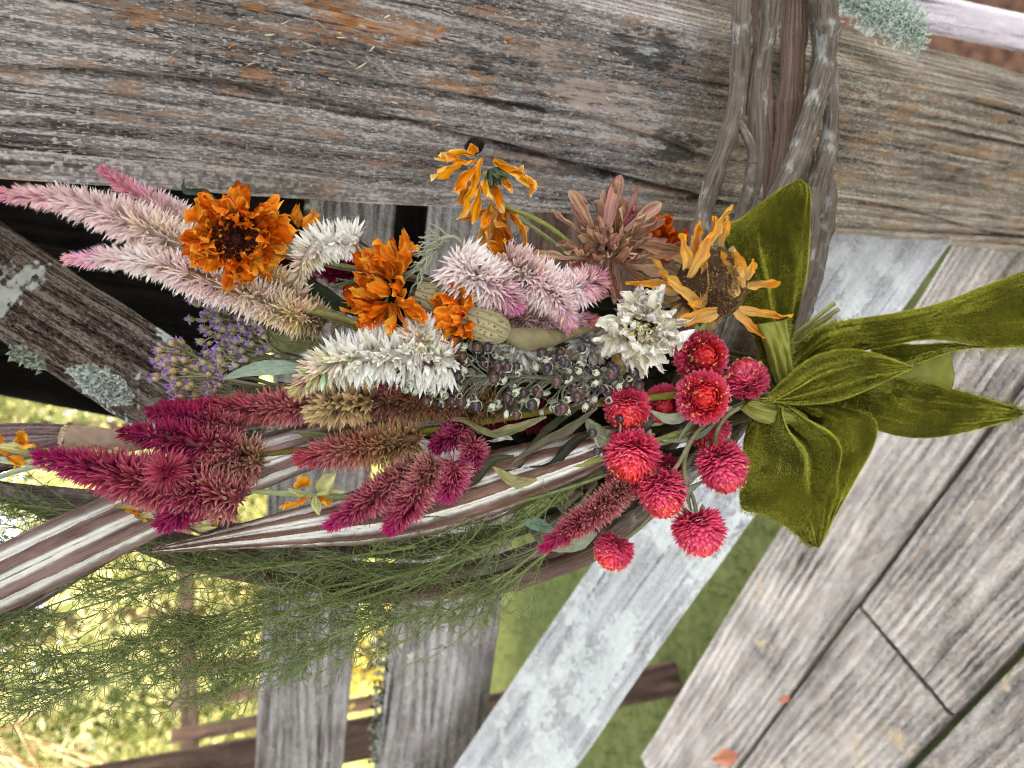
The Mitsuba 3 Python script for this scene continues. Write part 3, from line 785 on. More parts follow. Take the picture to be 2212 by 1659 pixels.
def celosia(label, path, r, cols, tip, off=0.0, n=110, tep=8, wide=.135, spr=26, shade_k=1.0, open_=1.0, caps=0.2, group=None, stem=None, taper=.55, cat='celosia', name='celosia_spike', blunt=False, dens=1.35):
    """A dried plume: florets of pointed papery tepals wound round an axis. cols: colours from base to tip; tip: colour of the tepal points."""
    rg = nrng(); t = thing(name, label, cat, group)
    p = spline(pts3(path, off), 60); tg, a, b = frames(p)
    rad = r * PX; n = int(n * dens)
    s = (np.arange(n) + .5) / n
    s = s ** .92
    core = rad * .30
    part(t, 'axis', tube(p[::4], [core * .8, core, core * .8, core * .35], 8, 24, col=[cols[0] * .5, cols[0] * .4, cols[-1] * .45]), 'm_dry')
    k = np.clip(s * 59, 0, 58.999); i = k.astype(int); fr = (k - i)[:, None]
    lerp = lambda A: A[i] * (1 - fr) + A[i + 1] * fr
    pos, tt, aa, bb = lerp(p), unit(lerp(tg)), unit(lerp(a)), unit(lerp(b))
    az = np.arange(n) * 2.39996 + rg.normal(0, .25, n)
    radial = np.cos(az)[:, None] * aa + np.sin(az)[:, None] * bb
    tp = np.clip((s - .55) / .45, 0, 1)
    if blunt: tp = tp * .55
    el = np.radians((3 + 64 * tp ** 1.15) * open_ - 6 * (s < .3) + rg.normal(0, 8, n))
    o0 = pos + radial * core * (1 - .65 * tp)[:, None]
    out = unit(radial * np.cos(el)[:, None] + tt * np.sin(el)[:, None])
    L = rad * .95 * (1 - taper * tp) * (.82 + .18 * np.clip(s / .08, 0, 1)) * rg.uniform(.85, 1.15, n)
    # tepals
    O = np.repeat(o0, tep, 0); X = np.repeat(out, tep, 0); N = len(O)
    j = np.tile(np.arange(tep), n) * 2 * np.pi / tep + np.repeat(rg.uniform(0, 6.3, n), tep)
    e1 = unit(np.cross(X, np.repeat(tt, tep, 0) + 1e-3)); e2 = np.cross(X, e1)
    spread = np.repeat(np.tan(np.radians(spr * (1 - .5 * tp) + 4)), tep) * rg.uniform(.45, 1.15, N)
    sd = np.cos(j)[:, None] * e1 + np.sin(j)[:, None] * e2
    D = unit(X + sd * spread[:, None] + rg.normal(0, .06, (N, 3)))
    LL = np.repeat(L, tep) * rg.uniform(.8, 1.12, N)
    V, F = instanced(TEP_V, TEP_F, O + sd * .04 * rad, D, -sd, LL, LL * wide, LL * wide * .8)
    cc = np.asarray(cols); ci = np.linspace(0, 1, len(cc))
    base = np.stack([np.interp(s + rg.normal(0, .05, n), ci, cc[:, q]) for q in range(3)], -1)
    base = np.repeat(base * rg.uniform(.8, 1.15, (n, 1)), tep, 0) * rg.uniform(.85, 1.15, (N, 1))
    tipc = np.asarray(tip, float)
    if tipc.ndim == 2: tipc = np.repeat(np.stack([np.interp(s, np.linspace(0, 1, len(tipc)), tipc[:, q]) for q in range(3)], -1), tep, 0)
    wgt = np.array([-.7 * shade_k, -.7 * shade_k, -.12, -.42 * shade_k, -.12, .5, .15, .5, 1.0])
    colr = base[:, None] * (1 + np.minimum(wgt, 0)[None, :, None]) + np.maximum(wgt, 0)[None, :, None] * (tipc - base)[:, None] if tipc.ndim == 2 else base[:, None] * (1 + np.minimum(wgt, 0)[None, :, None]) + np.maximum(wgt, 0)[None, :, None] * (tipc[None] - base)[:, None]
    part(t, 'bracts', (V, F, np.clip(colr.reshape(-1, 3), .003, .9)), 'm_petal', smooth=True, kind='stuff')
    # opened seed cups
    nc = int(n * caps)
    if nc:
        pick = rg.choice(np.arange(int(n * .8)), min(nc, int(n * .8)), replace=False)
        h = np.array([[math.cos(q) * w_, math.sin(q) * w_, z_] for w_, z_ in ((.28, -.6), (.55, 0), (.5, .6), (.36, .62)) for q in np.arange(8) * math.pi / 4])
        h = h[:, [2, 0, 1]]
        V, F = instanced(h, gridf(4, 8, True), o0[pick] + out[pick] * L[pick, None] * .38, unit(out[pick] + rg.normal(0, .25, (len(pick), 3))), rg.normal(0, 1, (len(pick), 3)), rad * .15)
        cp = np.clip(base[::tep][pick] * .5 + c(214, 196, 160) * .5, 0, .9)
        colr = np.repeat(cp, 32, 0) * np.tile(np.repeat([.5, .9, 1.1, .35], 8), len(pick))[:, None]
        part(t, 'seed_cups', (V, F, colr), 'm_dry', kind='stuff')
    if stem:
        part(t, 'stem', tube(pts3(stem, off + .004), [.0016, .0019], 8, 24, col=[c(122, 118, 70), c(104, 100, 60)]), 'm_dry')
    return t


PINK, CREAM, TAN, HOT = c(242, 216, 214, 1), c(238, 222, 192, 1), c(210, 178, 128, 1), c(234, 164, 186, 1)
PW, WHITE = c(250, 232, 232, 1), c(255, 251, 240, 1)
CRI, ROSE, BRN, MAG = c(158, 42, 82), c(202, 104, 112), c(160, 122, 84), c(190, 54, 118)
PALE_R = c(232, 176, 170)


def gomphrena(label, u, v, r, axis, off=0.0, stem=None, pink=.35, seed=0):
    rg = nrng(); t = thing('globe_amaranth', label, 'globe amaranth', 'red globe amaranth heads')
    o = P(u, v, off); R = r * PX; ax, e1, e2 = basis(np.array(axis, float))
    elo = rg.uniform(.02, .28); R *= rg.uniform(.92, 1.06)
    n = 640; f = (np.arange(n) + .5) / n
    th = np.arccos(1 - 1.72 * f); az = np.arange(n) * 2.39996
    th = th * (1 + rg.normal(0, .02, n))
    rd = np.sin(th)[:, None] * (np.cos(az)[:, None] * e1 + np.sin(az)[:, None] * e2) + np.cos(th)[:, None] * ax
    out = unit(rd - ax * (rd @ ax)[:, None]); tang = unit(np.cos(th)[:, None] * out - np.sin(th)[:, None] * ax)      # away from the apex
    k = np.clip((th - .25) / 1.3, 0, 1)
    X = unit(rd * (.55 + .3 * k)[:, None] - tang * (.62 - .2 * k)[:, None] + rg.normal(0, .09, (n, 3)))
    base = o + rd * R * (.64 - .06 * k)[:, None] + tang * R * .10 + ax * R * (elo * np.cos(th))[:, None]
    LL = R * (.36 + .12 * k) * rg.uniform(.8, 1.2, n)
    tv = np.array([[0, -.26, 0], [0, .26, 0], [.42, -.5, .16], [.42, 0, -.1], [.42, .5, .16], [.72, -.34, .12], [.72, 0, -.1], [.72, .34, .12], [1.08, 0, -.04]])
    V, F = instanced(tv, TEP_F, base, X, -tang * .7 - rd * .2, LL, LL * .52, LL * .6)
    red, mag = c(248, 64, 54, 1), c(232, 88, 128, 1)
    kk = np.clip(k * 1.25 - .3 + pink + rg.normal(0, .1, n), 0, 1)[:, None]
    age = rg.uniform(.86, 1.08); cb = (red * (1 - kk) + mag * kk) * rg.uniform(.75, 1.2, (n, 1)) * age
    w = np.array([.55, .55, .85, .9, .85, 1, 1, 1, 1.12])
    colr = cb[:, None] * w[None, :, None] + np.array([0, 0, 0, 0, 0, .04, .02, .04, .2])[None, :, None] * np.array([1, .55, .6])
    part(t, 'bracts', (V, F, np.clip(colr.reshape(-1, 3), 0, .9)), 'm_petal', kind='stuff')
    m = 30; th2 = rg.uniform(.35, 1.25, m); az2 = rg.uniform(0, 6.3, m)
    rd2 = np.sin(th2)[:, None] * (np.cos(az2)[:, None] * e1 + np.sin(az2)[:, None] * e2) + np.cos(th2)[:, None] * ax
    sv = np.vstack([[0, 0, .3]] + [[math.cos(q) * .1 * 1.0, math.sin(q) * .1, .1] if i % 2 else [math.cos(q) * .5, math.sin(q) * .5, .45] for i, q in enumerate(np.arange(10) * math.pi / 5)])
    sf = np.array([[0, 1 + i, 1 + (i + 1) % 10] for i in range(10)])
    V, F = instanced(sv, sf, o + rd2 * R * 1.0 + ax * R * elo * .8 * np.cos(th2)[:, None], rg.normal(0, 1, (m, 3)), rd2, rg.uniform(.0015, .0023, m))
    part(t, 'florets', (V, F, np.tile(c(238, 190, 130), (len(V), 1)) * rg.uniform(.8, 1.1, (len(V), 1))), 'm_dry', smooth=False, kind='stuff')
    s0 = np.arccos(1 - 2 * rg.random(8))
    for q in range(3):
        a_ = rg.uniform(0, 6.3)
        add_petal(t, o - ax * R * .55, unit(math.cos(a_) * e1 + math.sin(a_) * e2 - ax * .3), ax, R * rg.uniform(.8, 1.15), R * .42, rg, c(120, 128, 92), c(160, 168, 132), name='leaf', shape='leaf', b=(.2, -.9, 0), cup=.4, crink=.06)
    if stem:
        part(t, 'stem', tube([o - ax * R * .5] + pts3(stem, off + .006), [.0011, .0012], 8, 24, col=[c(136, 138, 100), c(120, 118, 90)]), 'm_dry')
    return t


def flowerhead(t, o, axis, rings, rng, k0=0, c_fn=None, name='petal'):
    """rings: dicts with n, r (start radius), el (elevation from the flower's plane, radians), L, W and petal() settings."""
    ax, e1, e2 = basis(np.array(axis, float))
    for rgk in rings:
        n = rgk['n']; ph = rng.uniform(0, 6.3)
        for i in range(n):
            a = ph + 2 * math.pi * i / n + rng.normal(0, rgk.get('ja', .16))
            if 'arc' in rgk and not any(lo <= (math.degrees(a) % 360) <= hi for lo, hi in rgk['arc']): continue
            e = rgk['el'] + rng.normal(0, rgk.get('je', .15))
            rdv = math.cos(a) * e1 + math.sin(a) * e2
            x = math.cos(e) * rdv + math.sin(e) * ax; z = -math.sin(e) * rdv + math.cos(e) * ax
            L = rgk['L'] * PX * rng.uniform(1 - rgk.get('jl', .22), 1 + rgk.get('jl', .22) * .7); Wd = rgk['W'] * PX * rng.uniform(.8, 1.2)
            c0, c1, ed = c_fn(rng, rgk)
            x = unit(x + rng.normal(0, rgk.get('jd', .08), 3))
            add_petal(t, o + rdv * rgk['r'] * PX + ax * rgk.get('h', 0) * PX, x, z + rng.normal(0, .12, 3), L, Wd, rng, c0, c1, ed, name=rgk.get('name', name),
                      shape=rgk.get('shape', 'zin'), b=tuple(np.array(rgk.get('b', (0, 0, 0))) + rng.normal(0, .12, 3) * rgk.get('jb', 1)), cup=rgk.get('cup', .3) * rng.uniform(.5, 1.4),
                      ruf=rgk.get('ruf', .3), twist=rng.normal(0, rgk.get('tw', .3)), crink=rgk.get('crink', .1), teeth=rgk.get('teeth', 0), ns=rgk.get('ns', 12), nw=rgk.get('nw', 7))


def zin_col(rng, rk):
    k = rng.random()
    a = c(216, 94, 14, 1) * (1 - k) + c(242, 134, 28, 1) * k
    if rng.random() < .16: a = c(232, 158, 48, 1)
    return a * .6, a, c(240, 172, 66) if rng.random() < .65 else c(160, 56, 10)


def disk(t, o, axis, R, hgt, n, rng, c0, c1, name='disk', sz=.22, spread=1.0):
    """A bristly dried centre of many short scales."""
    ax, e1, e2 = basis(np.array(axis, float))
    f = (np.arange(n) + .5) / n; rr_ = np.sqrt(f) * R; az = np.arange(n) * 2.39996
    rd = np.cos(az)[:, None] * e1 + np.sin(az)[:, None] * e2
    base = o + rd * rr_[:, None] + ax * (hgt * (1 - f ** 1.5))[:, None]
    X = unit(ax + rd * (f * spread)[:, None] + rng.normal(0, .3, (n, 3)))
    V, F = instanced(TEP_V, TEP_F, base - X * R * sz * .6, X, rd, R * sz * rng.uniform(.7, 1.3, n), R * sz * .42)
    m = np.clip(rng.random((n, 1)), 0, 1); cb = c0 * (1 - m) + c1 * m
    colr = cb[:, None] * np.array([.4, .4, .6, .6, .6, .9, .9, .9, 1.2])[None, :, None]
    part(t, name, (V, F, np.clip(colr.reshape(-1, 3), 0, .9)), 'm_dry', kind='stuff')
    # solid core under it
    k = 14; V2 = np.vstack([[o + ax * hgt * .8]] + [o + (math.cos(q) * e1 + math.sin(q) * e2) * R * w_ + ax * hgt * h_ for w_, h_ in ((.5, .62), (.85, .2), (.95, -.3), (.5, -.8)) for q in np.arange(k) * 2 * math.pi / k])
    F2 = np.vstack([[[0, 1 + j, 1 + (j + 1) % k] for j in range(k)], gridf(4, k, True) + 1])
    part(t, 'core', (V2, F2, np.tile(c0 * .5, (len(V2), 1))), 'm_dry')


def pod(t, a, b, r, rng, c0, c1, spot, neck=.5, name='seed_pod', nrib=13):
    """A ribbed, spotted zinnia cup from a (open mouth) to b (stem end)."""
    n, m = 96, 161
    ax, e1, e2 = basis(b - a); L = np.linalg.norm(b - a)
    s = np.linspace(0, 1, n); prof = np.interp(s, [0, .12, .35, .6, .85, .95, 1], [.80, .84, .97, 1, .72, .42, .24]) * r * PX
    A = np.linspace(0, 2 * math.pi, m)[:-1]; m -= 1
    S, AA = np.meshgrid(s, A, indexing='ij')
    rib = np.abs(np.sin(AA * nrib / 2))
    R = prof[:, None] * (1 - .10 * (1 - rib) ** 3)
    V = a + ax * (S * L)[..., None] + R[..., None] * (np.cos(AA)[..., None] * e1 + np.sin(AA)[..., None] * e2)
    sp = np.zeros_like(S)
    for _ in range(150):
        s_, q_ = rng.uniform(.06, .9), (rng.integers(0, nrib) + rng.uniform(.3, .7)) * 2 * math.pi / nrib
        sp = np.maximum(sp, np.exp(-((S - s_) / rng.uniform(.018, .034)) ** 2 - ((((AA - q_ + math.pi) % (2 * math.pi)) - math.pi) / rng.uniform(.04, .075)) ** 2))
    sp = np.clip(sp * 1.6 - .3, 0, 1)
    k = meshkit.fbm(np.stack([S * 2, AA * 4, 0 * S], -1), 3, 7)
    col = c0 + (c1 - c0) * (.25 + .8 * k * (.5 + .5 * S))[..., None]
    col = col * (.62 + .38 * rib ** .5)[..., None]
    col = col + (spot - col) * (sp * .9)[..., None]
    part(t, name, (V.reshape(-1, 3), gridf(n, m, True), np.clip(col.reshape(-1, 3), 0, .9)), 'm_dry')


def leafy(label, path, Wd, c0, c1, off=0.0, name='dried_leaf', cat='leaf', roll=.6, seed=None, wav=.35, edge=None, group=None, twist=0.0, stemlet=True, vein=False, curl=0.0, into=None):
    """A long dried leaf laid along a path; roll: how far its edges fold up."""
    rg = nrng(); t = into or thing(name, label, cat, group)
    n, m = 40, 11
    p = spline(pts3(path, off), n); tg, a, b = frames(p)
    s, w = np.linspace(0, 1, n), np.linspace(-1, 1, m)
    S, Wm = np.meshgrid(s, w, indexing='ij')
    hw = Wd * PX / 2 * np.interp(s, *SHAPES2['leaf'])[:, None]
    ang = (twist * s + .5 * (meshkit.noise(np.stack([s * 3 + SEED[0], 0 * s, 0 * s], -1), 2) - .5))[:, None, None]
    A, Bv = np.cos(ang) * a[:, None] + np.sin(ang) * b[:, None], -np.sin(ang) * a[:, None] + np.cos(ang) * b[:, None]
    fold = roll * np.abs(Wm) * 1.5
    lat = hw * np.sin(fold + 1e-6) / (roll * 1.5 + 1e-6) * np.sign(Wm) if roll > .05 else hw * Wm
    up = hw * (1 - np.cos(fold)) / (roll * 1.5 + 1e-6) if roll > .05 else 0 * hw * Wm
    up = up + wav * hw * (meshkit.fbm(np.stack([S * 6 + SEED[0], Wm * 1.2, 0 * S], -1), 3, 3) - .5) * (np.abs(Wm) + .2) * 2
    V = p[:, None] + lat[..., None] * Bv + up[..., None] * A
    V = V + .0009 * (np.stack([meshkit.fbm(V * 500, 3, q) for q in (1, 2, 3)], -1) - .5)
    k = meshkit.fbm(np.stack([S * 9, Wm * 3, 0 * S + SEED[0]], -1), 3, 5)
    col = c0 + (c1 - c0) * np.clip(k * 1.5 - .25, 0, 1)[..., None]
    rib = np.exp(-(Wm / .1) ** 2)
    col = col * (1 - .25 * rib)[..., None]
    if vein:
        vn = np.abs(((S * 9 - np.abs(Wm) * .9) % 1) - .5) * 2
        col = col * (1 - .22 * np.clip((vn - .82) * 6, 0, 1))[..., None]
        V = V + A * (.00022 * np.clip((vn - .6) * 2.5, 0, 1) * (1 - rib))[..., None]
    part(t, 'leaf' if into else 'blade', (V.reshape(-1, 3), gridf(n, m), np.clip(col.reshape(-1, 3), .003, .9)), 'm_petal')
    if not into: part(t, 'midrib', tube(p[:-3] - A[:-3, 0] * .0003, [.0008, .0005], 6, 20, col=(c0 + c1) * .4), 'm_dry')
    return t


def stalk(label, path, r, col, off=0.0, name='dried_reed', ribbed=True, group=None):  # a flower stem of the bouquet
    t = thing(name, label, 'stem', group); nrng()
    p = pts3(path, off); n = 70; sides = 14
    v, f, cl = tube(p, np.atleast_1d(r) * PX, sides, n, col=col, bump=.12, seed=SEED[0], caps=False)
    cl = cl.reshape(n, sides, 3) * (.72 + .5 * RNG(SEED[0]).random((1, sides, 1)))
    part(t, 'stalk', (v, f, np.clip(cl.reshape(-1, 3), 0, .9)), 'm_dry')
    return t
# ---------------------------------------------------------------- the bouquet
# okra pods
def okra(label, path, rad, off, seed, ribs=9, phase=0.0, tip=True, cb=None, white=None):
    rg = nrng(); t = thing('okra_pod', label, 'okra pod')
    n, m = 260, 200
    p = spline(pts3(path, off), n); tg, a, b = frames(p)
    s = np.linspace(0, 1, n); R0 = np.interp(s, np.linspace(0, 1, len(rad)), rad) * PX
    A = np.arange(m) * 2 * np.pi / m
    S, AA = np.meshgrid(s, A, indexing='ij')
    wob = .13 * (meshkit.noise(np.stack([S * 5, AA * 1.0, 0 * S + seed], -1), 2) - .5) + .09 * (meshkit.fbm(np.stack([S * 30, AA * 2.0, 0 * S + seed], -1), 3, 3) - .5)
    ph = (AA / (2 * np.pi) * ribs + phase + wob) % 1.0                # one rib and one opened white seam per turn / ribs
    d = np.abs(ph - .5) * 2                                          # 0 in the middle of a rib, 1 in the middle of a seam
    wid = .50 + .1 * np.sin(S * 9 + seed)
    rib = 1 / (1 + np.exp((d - wid) * 40))
    seam = np.exp(-((d - 1) / .035) ** 2)
    R = R0[:, None] * (1 - .13 * (1 - rib) - .10 * seam * (1 - rib) + .05 * rib * (1 - (d / .6) ** 2))
    R = R + .0011 * (meshkit.fbm(np.stack([S * 60, AA * 16, 0 * S], -1), 4, 9) - .5)
    V = p[:, None] + R[..., None] * (np.cos(AA)[..., None] * a[:, None] + np.sin(AA)[..., None] * b[:, None])
    cb = (c(98, 76, 70), c(142, 116, 110)) if cb is None else cb
    k = meshkit.fbm(np.stack([S * 14, AA * 6, 0 * S + seed], -1), 4, 4)
    brown = cb[0] + (cb[1] - cb[0]) * np.clip(k * 2 - .5, 0, 1)[..., None]
    brown = brown * (.45 + .6 * meshkit.noise(np.stack([S * 12, AA * 36, 0 * S], -1), 8) + .5 * meshkit.fbm(np.stack([S * 90, AA * 22, 0 * S + seed], -1), 3, 18))[..., None]
    wh = (c(236, 232, 224, 1) if white is None else white) * (.62 + .22 * meshkit.noise(np.stack([S * 40, AA * 60, 0 * S], -1), 6) + .34 * meshkit.fbm(np.stack([S * 160, AA * 34, 0 * S], -1), 3, 16))[..., None]
    col = brown * rib[..., None] + wh * (1 - rib[..., None])
    rim = np.exp(-((d - wid) / .05) ** 2)
    col = col * (1 - .5 * rim)[..., None]
    col = col * (1 - .55 * seam * (1 - rib))[..., None] + (seam * (1 - rib) * .07)[..., None] * np.array([.5, .6, 1])
    part(t, 'shell', (V.reshape(-1, 3), gridf(n, m, True), np.clip(col.reshape(-1, 3), .003, .92)), 'm_dry')
    return t


okra('big striped okra pod in white and brown bands, running behind the crimson spikes', [(1010, 905), (830, 925), (600, 985), (400, 1065), (180, 1165), (-40, 1270), (-260, 1370)], [20, 42, 56, 62, 68, 70, 68], .022, 3, ribs=8, phase=.1)
okra('slender striped okra pod with its pointed tip beside the feathery green sprigs', [(330, 1188), (360, 1184), (480, 1165), (700, 1130), (900, 1090), (1100, 1030), (1270, 975), (1360, 940)], [4, 18, 38, 58, 70, 66, 50, 28], .010, 8, ribs=9, phase=.42, cb=(c(88, 62, 52), c(124, 94, 82)))
okra('purplish okra pod mostly hidden beneath the big striped one at the far edge', [(330, 1150), (200, 1210), (60, 1280), (-120, 1370), (-260, 1440)], [10, 26, 40, 50, 50], .052, 15, ribs=8, phase=.3, cb=(c(96, 72, 76), c(130, 104, 106)), white=c(196, 186, 182))
t = okra('purple grey okra pod with a ragged cap and a long stalk at the far edge', [(-200, 1010), (-90, 985), (0, 968), (80, 955), (140, 948)], [40, 56, 58, 46, 32], .055, 5, ribs=7, phase=.3, cb=(c(92, 72, 78), c(128, 104, 104)), white=c(150, 128, 124))
rg = nrng()
part(t, 'stalk', tube(pts3([(142, 948), (165, 947), (205, 952), (290, 950), (420, 930), (600, 905), (760, 890)], .055), np.array([30, 33, 25, 16, 17, 18, 16]) * PX, 18, 60, col=[c(166, 142, 122), c(150, 124, 108), c(140, 116, 102)], bump=.08, seed=4), 'm_dry')
cv = []
for k in range(26):
    a_ = k / 26 * 6.283
    V, F, S, Tt = petal(.0035, .0034, rg, 'zin', (.9, .6, 0), cup=.5, ruf=.6, ns=6, nw=5)
    o = P(141, 948, .055) + np.array([0, math.sin(a_), math.cos(a_)]) * 32 * PX * 1.02
    cv.append((place(V, o, np.array([rg.normal(0, .3) + .3, math.sin(a_) * .6, math.cos(a_) * .6]), np.array([1, 0, 0])), F, shade(S, Tt, rg, c(170, 140, 118), c(206, 180, 156))))
part(t, 'cap', join(cv), 'm_dry')

# dried stems and leaves inside the bundle, gap shade painted into their colour
def foliage_spray(label, v_root, stems, leaves, box, dark):
    rg = nrng(); t = thing('dried_foliage', label, 'dried foliage')
    for i in range(stems):
        y = rg.uniform(box[2], box[3]); ve = rg.uniform(box[0], (box[0] + box[1]) / 2)
        p = pts3([(1700 + rg.normal(0, 12), v_root + rg.normal(0, 8)), (1450, v_root + (y - v_root) * .45), (1150, v_root + (y - v_root) * .8), (ve, y)], .045 + .015 * rg.random())
        part(t, 'stem', tube(p, np.array([rg.uniform(5, 8), rg.uniform(6, 9)]) * PX, 8, 40, col=[c(92, 88, 52) * rg.uniform(.4, 1), c(80, 72, 48) * .7], bump=.1, seed=i), 'm_dry')
    for i in range(leaves):
        u0, v0 = rg.uniform(box[0], box[1]), rg.uniform(box[2], box[3])
        a_ = rg.normal(0, .45); L = rg.uniform(90, 190)
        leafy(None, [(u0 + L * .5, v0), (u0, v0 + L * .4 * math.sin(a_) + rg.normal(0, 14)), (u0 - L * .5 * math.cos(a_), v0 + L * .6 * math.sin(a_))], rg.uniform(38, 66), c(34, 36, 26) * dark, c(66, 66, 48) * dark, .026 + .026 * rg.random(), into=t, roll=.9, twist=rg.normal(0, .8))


foliage_spray('shrivelled foliage darkened to paint the shade behind the pink plumes and rose dahlia', 800, 5, 22, (1020, 1480, 600, 760), 1.0)
foliage_spray('shrivelled foliage darkened to paint the shade behind the berry spray', 825, 6, 26, (900, 1440, 760, 860), .7)
foliage_spray('curled foliage blackened to paint the shade between the olive stem and the slender okra pod', 845, 6, 24, (900, 1400, 860, 960), .75)
foliage_spray('foliage darkened to paint the shade behind the slender okra pod and the red globes', 865, 5, 18, (960, 1480, 950, 1060), .9)
foliage_spray('foliage darkened to paint the shade behind the long crimson plume and mint leaf', 830, 4, 14, (640, 950, 790, 900), .8)

# pink, white and crimson plumes
PG, CG = 'pale pink celosia spikes', 'crimson celosia spikes'
celosia('longest pale pink plume reaching the far edge, cream towards its base', [(640, 655), (590, 625), (460, 565), (300, 488), (150, 436), (2, 419)], 50, [CREAM * .9, TAN, CREAM, PINK, PINK, HOT], [CREAM, CREAM, PW, PW, PW, c(232, 160, 176)], 0.004, n=230, caps=.18, taper=.6, group=PG, shade_k=.5)
celosia('short pink plume with a rosy pointed tip between the longest plume and the post', [(500, 575), (450, 520), (370, 465), (300, 425), (222, 366)], 38, [CREAM, PINK, PINK, HOT, c(222, 124, 150)], [PW, PW, c(230, 160, 176)], 0.016, n=130, taper=.6, group=PG, shade_k=.5)
celosia('pale pink plume with a white brush tip just below the longest one', [(660, 690), (600, 665), (520, 632), (430, 600), (300, 562), (143, 562)], 42, [TAN, CREAM, PINK, PINK, PW, HOT], [CREAM, PW, PW, WHITE, c(240, 190, 200)], -0.004, n=190, taper=.6, group=PG, caps=.3, stem=[(600, 660), (760, 695), (860, 745)], shade_k=.5)
celosia('tan withered end of a plume under the big orange zinnia', [(700, 700), (640, 672), (560, 640)], 40, [BRN, TAN, TAN], CREAM, 0.008, n=60, caps=.6, group=PG)
celosia('small white plume with its tip hanging down below the timber post', [(775, 520), (735, 516), (690, 530), (658, 565), (646, 606)], 40, [WHITE, WHITE, WHITE, CREAM, c(226, 208, 176)], WHITE, 0.0, n=70, wide=.22, caps=0, taper=.5, tep=5, spr=13, shade_k=.34)
celosia('large creamy white plume with a tan tip below the orange zinnia', [(980, 782), (900, 772), (830, 768), (740, 778), (680, 808), (640, 846)], 58, [WHITE, WHITE, WHITE, WHITE, c(240, 226, 196), c(196, 160, 104)], [WHITE, WHITE, WHITE, c(222, 196, 150)], -0.012, n=150, wide=.22, caps=.4, taper=.6, tep=5, spr=13, shade_k=.34)
celosia('round white rosette seen end on beside the spotted zinnia cup', [(912, 738, -.002), (908, 736, -.013), (905, 734, -.022)], 52, [WHITE, WHITE, c(222, 204, 170)], WHITE, 0, n=46, wide=.22, caps=0, taper=.45, tep=5, spr=13, shade_k=.34)
celosia('fluffy blush pink plume curling to a magenta tip', [(985, 562), (1003, 580), (1030, 600), (1070, 622), (1118, 664)], 56, [PW, PW, PW, c(240, 206, 212), c(226, 132, 176)], [PW, WHITE, c(232, 150, 190)], -0.014, n=105, caps=.05, taper=.62, group=PG, shade_k=.5)
celosia('dusty pink plume curving down between the blush plume and the white dahlia', [(1085, 566), (1130, 592), (1170, 616), (1205, 650), (1230, 706)], 47, [c(206, 170, 156), c(222, 186, 178), PW, PW, HOT], [PW, PW, c(230, 164, 180)], -0.010, n=110, caps=.12, taper=.55, group=PG, shade_k=.5)
celosia('stubby pink tuft pointing towards the dusty rose dahlia', [(1205, 632), (1240, 622), (1292, 604)], 41, [PW, PW, c(224, 150, 170)], [PW, PW, c(220, 130, 150)], -0.008, n=46, caps=.1, taper=.3, blunt=True, group=PG, shade_k=.5)
celosia('short pink plume with open seed cups lying over the spotted cup stalk', [(1085, 692), (1150, 690), (1210, 692), (1282, 694)], 37, [c(196, 152, 128), c(222, 180, 170), PW, c(206, 110, 130)], [PW, PW, c(214, 120, 140)], 0.002, n=80, caps=.3, taper=.4, group=PG, shade_k=.5)
celosia('white tuft greyed to paint in the shade under the spotted zinnia cup', [(1122, 742, .014), (1124, 752, .006), (1126, 762, .0)], 60, [c(206, 208, 206), WHITE], WHITE, 0, n=34, wide=.22, caps=0, tep=5, spr=13, shade_k=.34)  # base greyed here and on the next tuft: shade put into the colour
celosia('white tuft greyed for shade, half hidden left of the white dahlia', [(1255, 720), (1275, 742), (1300, 770)], 44, [c(200, 200, 196), WHITE], WHITE, .016, n=40, wide=.22, caps=0, tep=5, spr=13, shade_k=.34)
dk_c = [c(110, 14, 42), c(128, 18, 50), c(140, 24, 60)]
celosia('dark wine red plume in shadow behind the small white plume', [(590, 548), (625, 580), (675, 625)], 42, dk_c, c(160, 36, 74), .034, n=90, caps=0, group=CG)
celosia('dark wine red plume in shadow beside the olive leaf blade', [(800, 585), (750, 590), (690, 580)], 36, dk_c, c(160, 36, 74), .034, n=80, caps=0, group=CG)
celosia('long crimson plume fading to straw brown at its base', [(1080, 878), (980, 872), (860, 866), (700, 876), (540, 882), (430, 884), (360, 878)], 42, [BRN * .8, BRN, c(160, 104, 76), ROSE, ROSE, c(170, 44, 76), CRI], [c(176, 140, 98), c(180, 140, 100), PALE_R, PALE_R, c(214, 100, 120), c(176, 30, 80)], .006, n=260, caps=.35, taper=.45, group=CG)
celosia('crimson tuft pointing to the lichened brace', [(520, 930), (440, 916), (370, 900), (322, 888)], 36, [ROSE * .8, CRI, MAG * .9, CRI], [PALE_R, c(200, 60, 110), CRI], .002, n=85, caps=.15, group=CG)
celosia('wine red tuft whose tip crosses the okra stalk', [(520, 975), (440, 960), (350, 945), (265, 934)], 40, [ROSE * .8, CRI, MAG * .8, c(130, 20, 60)], [PALE_R, c(206, 80, 120), CRI], -.004, n=95, caps=.15, group=CG)
celosia('small magenta tuft beside the pale green calendula curls', [(440, 1010), (360, 1010), (300, 1012), (250, 1016)], 32, [CRI, CRI, MAG, CRI], [c(210, 90, 140), CRI], -.006, n=65, caps=.1, group=CG)
celosia('thick crimson plume with a magenta brush tip towards the far edge', [(520, 1075), (420, 1060), (310, 1040), (200, 1010), (88, 988)], 50, [ROSE * .8, c(176, 64, 84), c(186, 60, 92), c(170, 36, 90), c(170, 26, 100)], [PALE_R, PALE_R, c(220, 110, 140), c(180, 40, 120)], -.010, n=170, caps=.16, taper=.5, group=CG)
celosia('round crimson rosette in the middle of the crimson cluster', [(368, 1022, -.010), (364, 1020, -.018), (361, 1018, -.026)], 42, [CRI, ROSE, c(176, 44, 90)], [c(220, 110, 140), c(206, 70, 120)], 0, n=36, caps=0, group=CG)
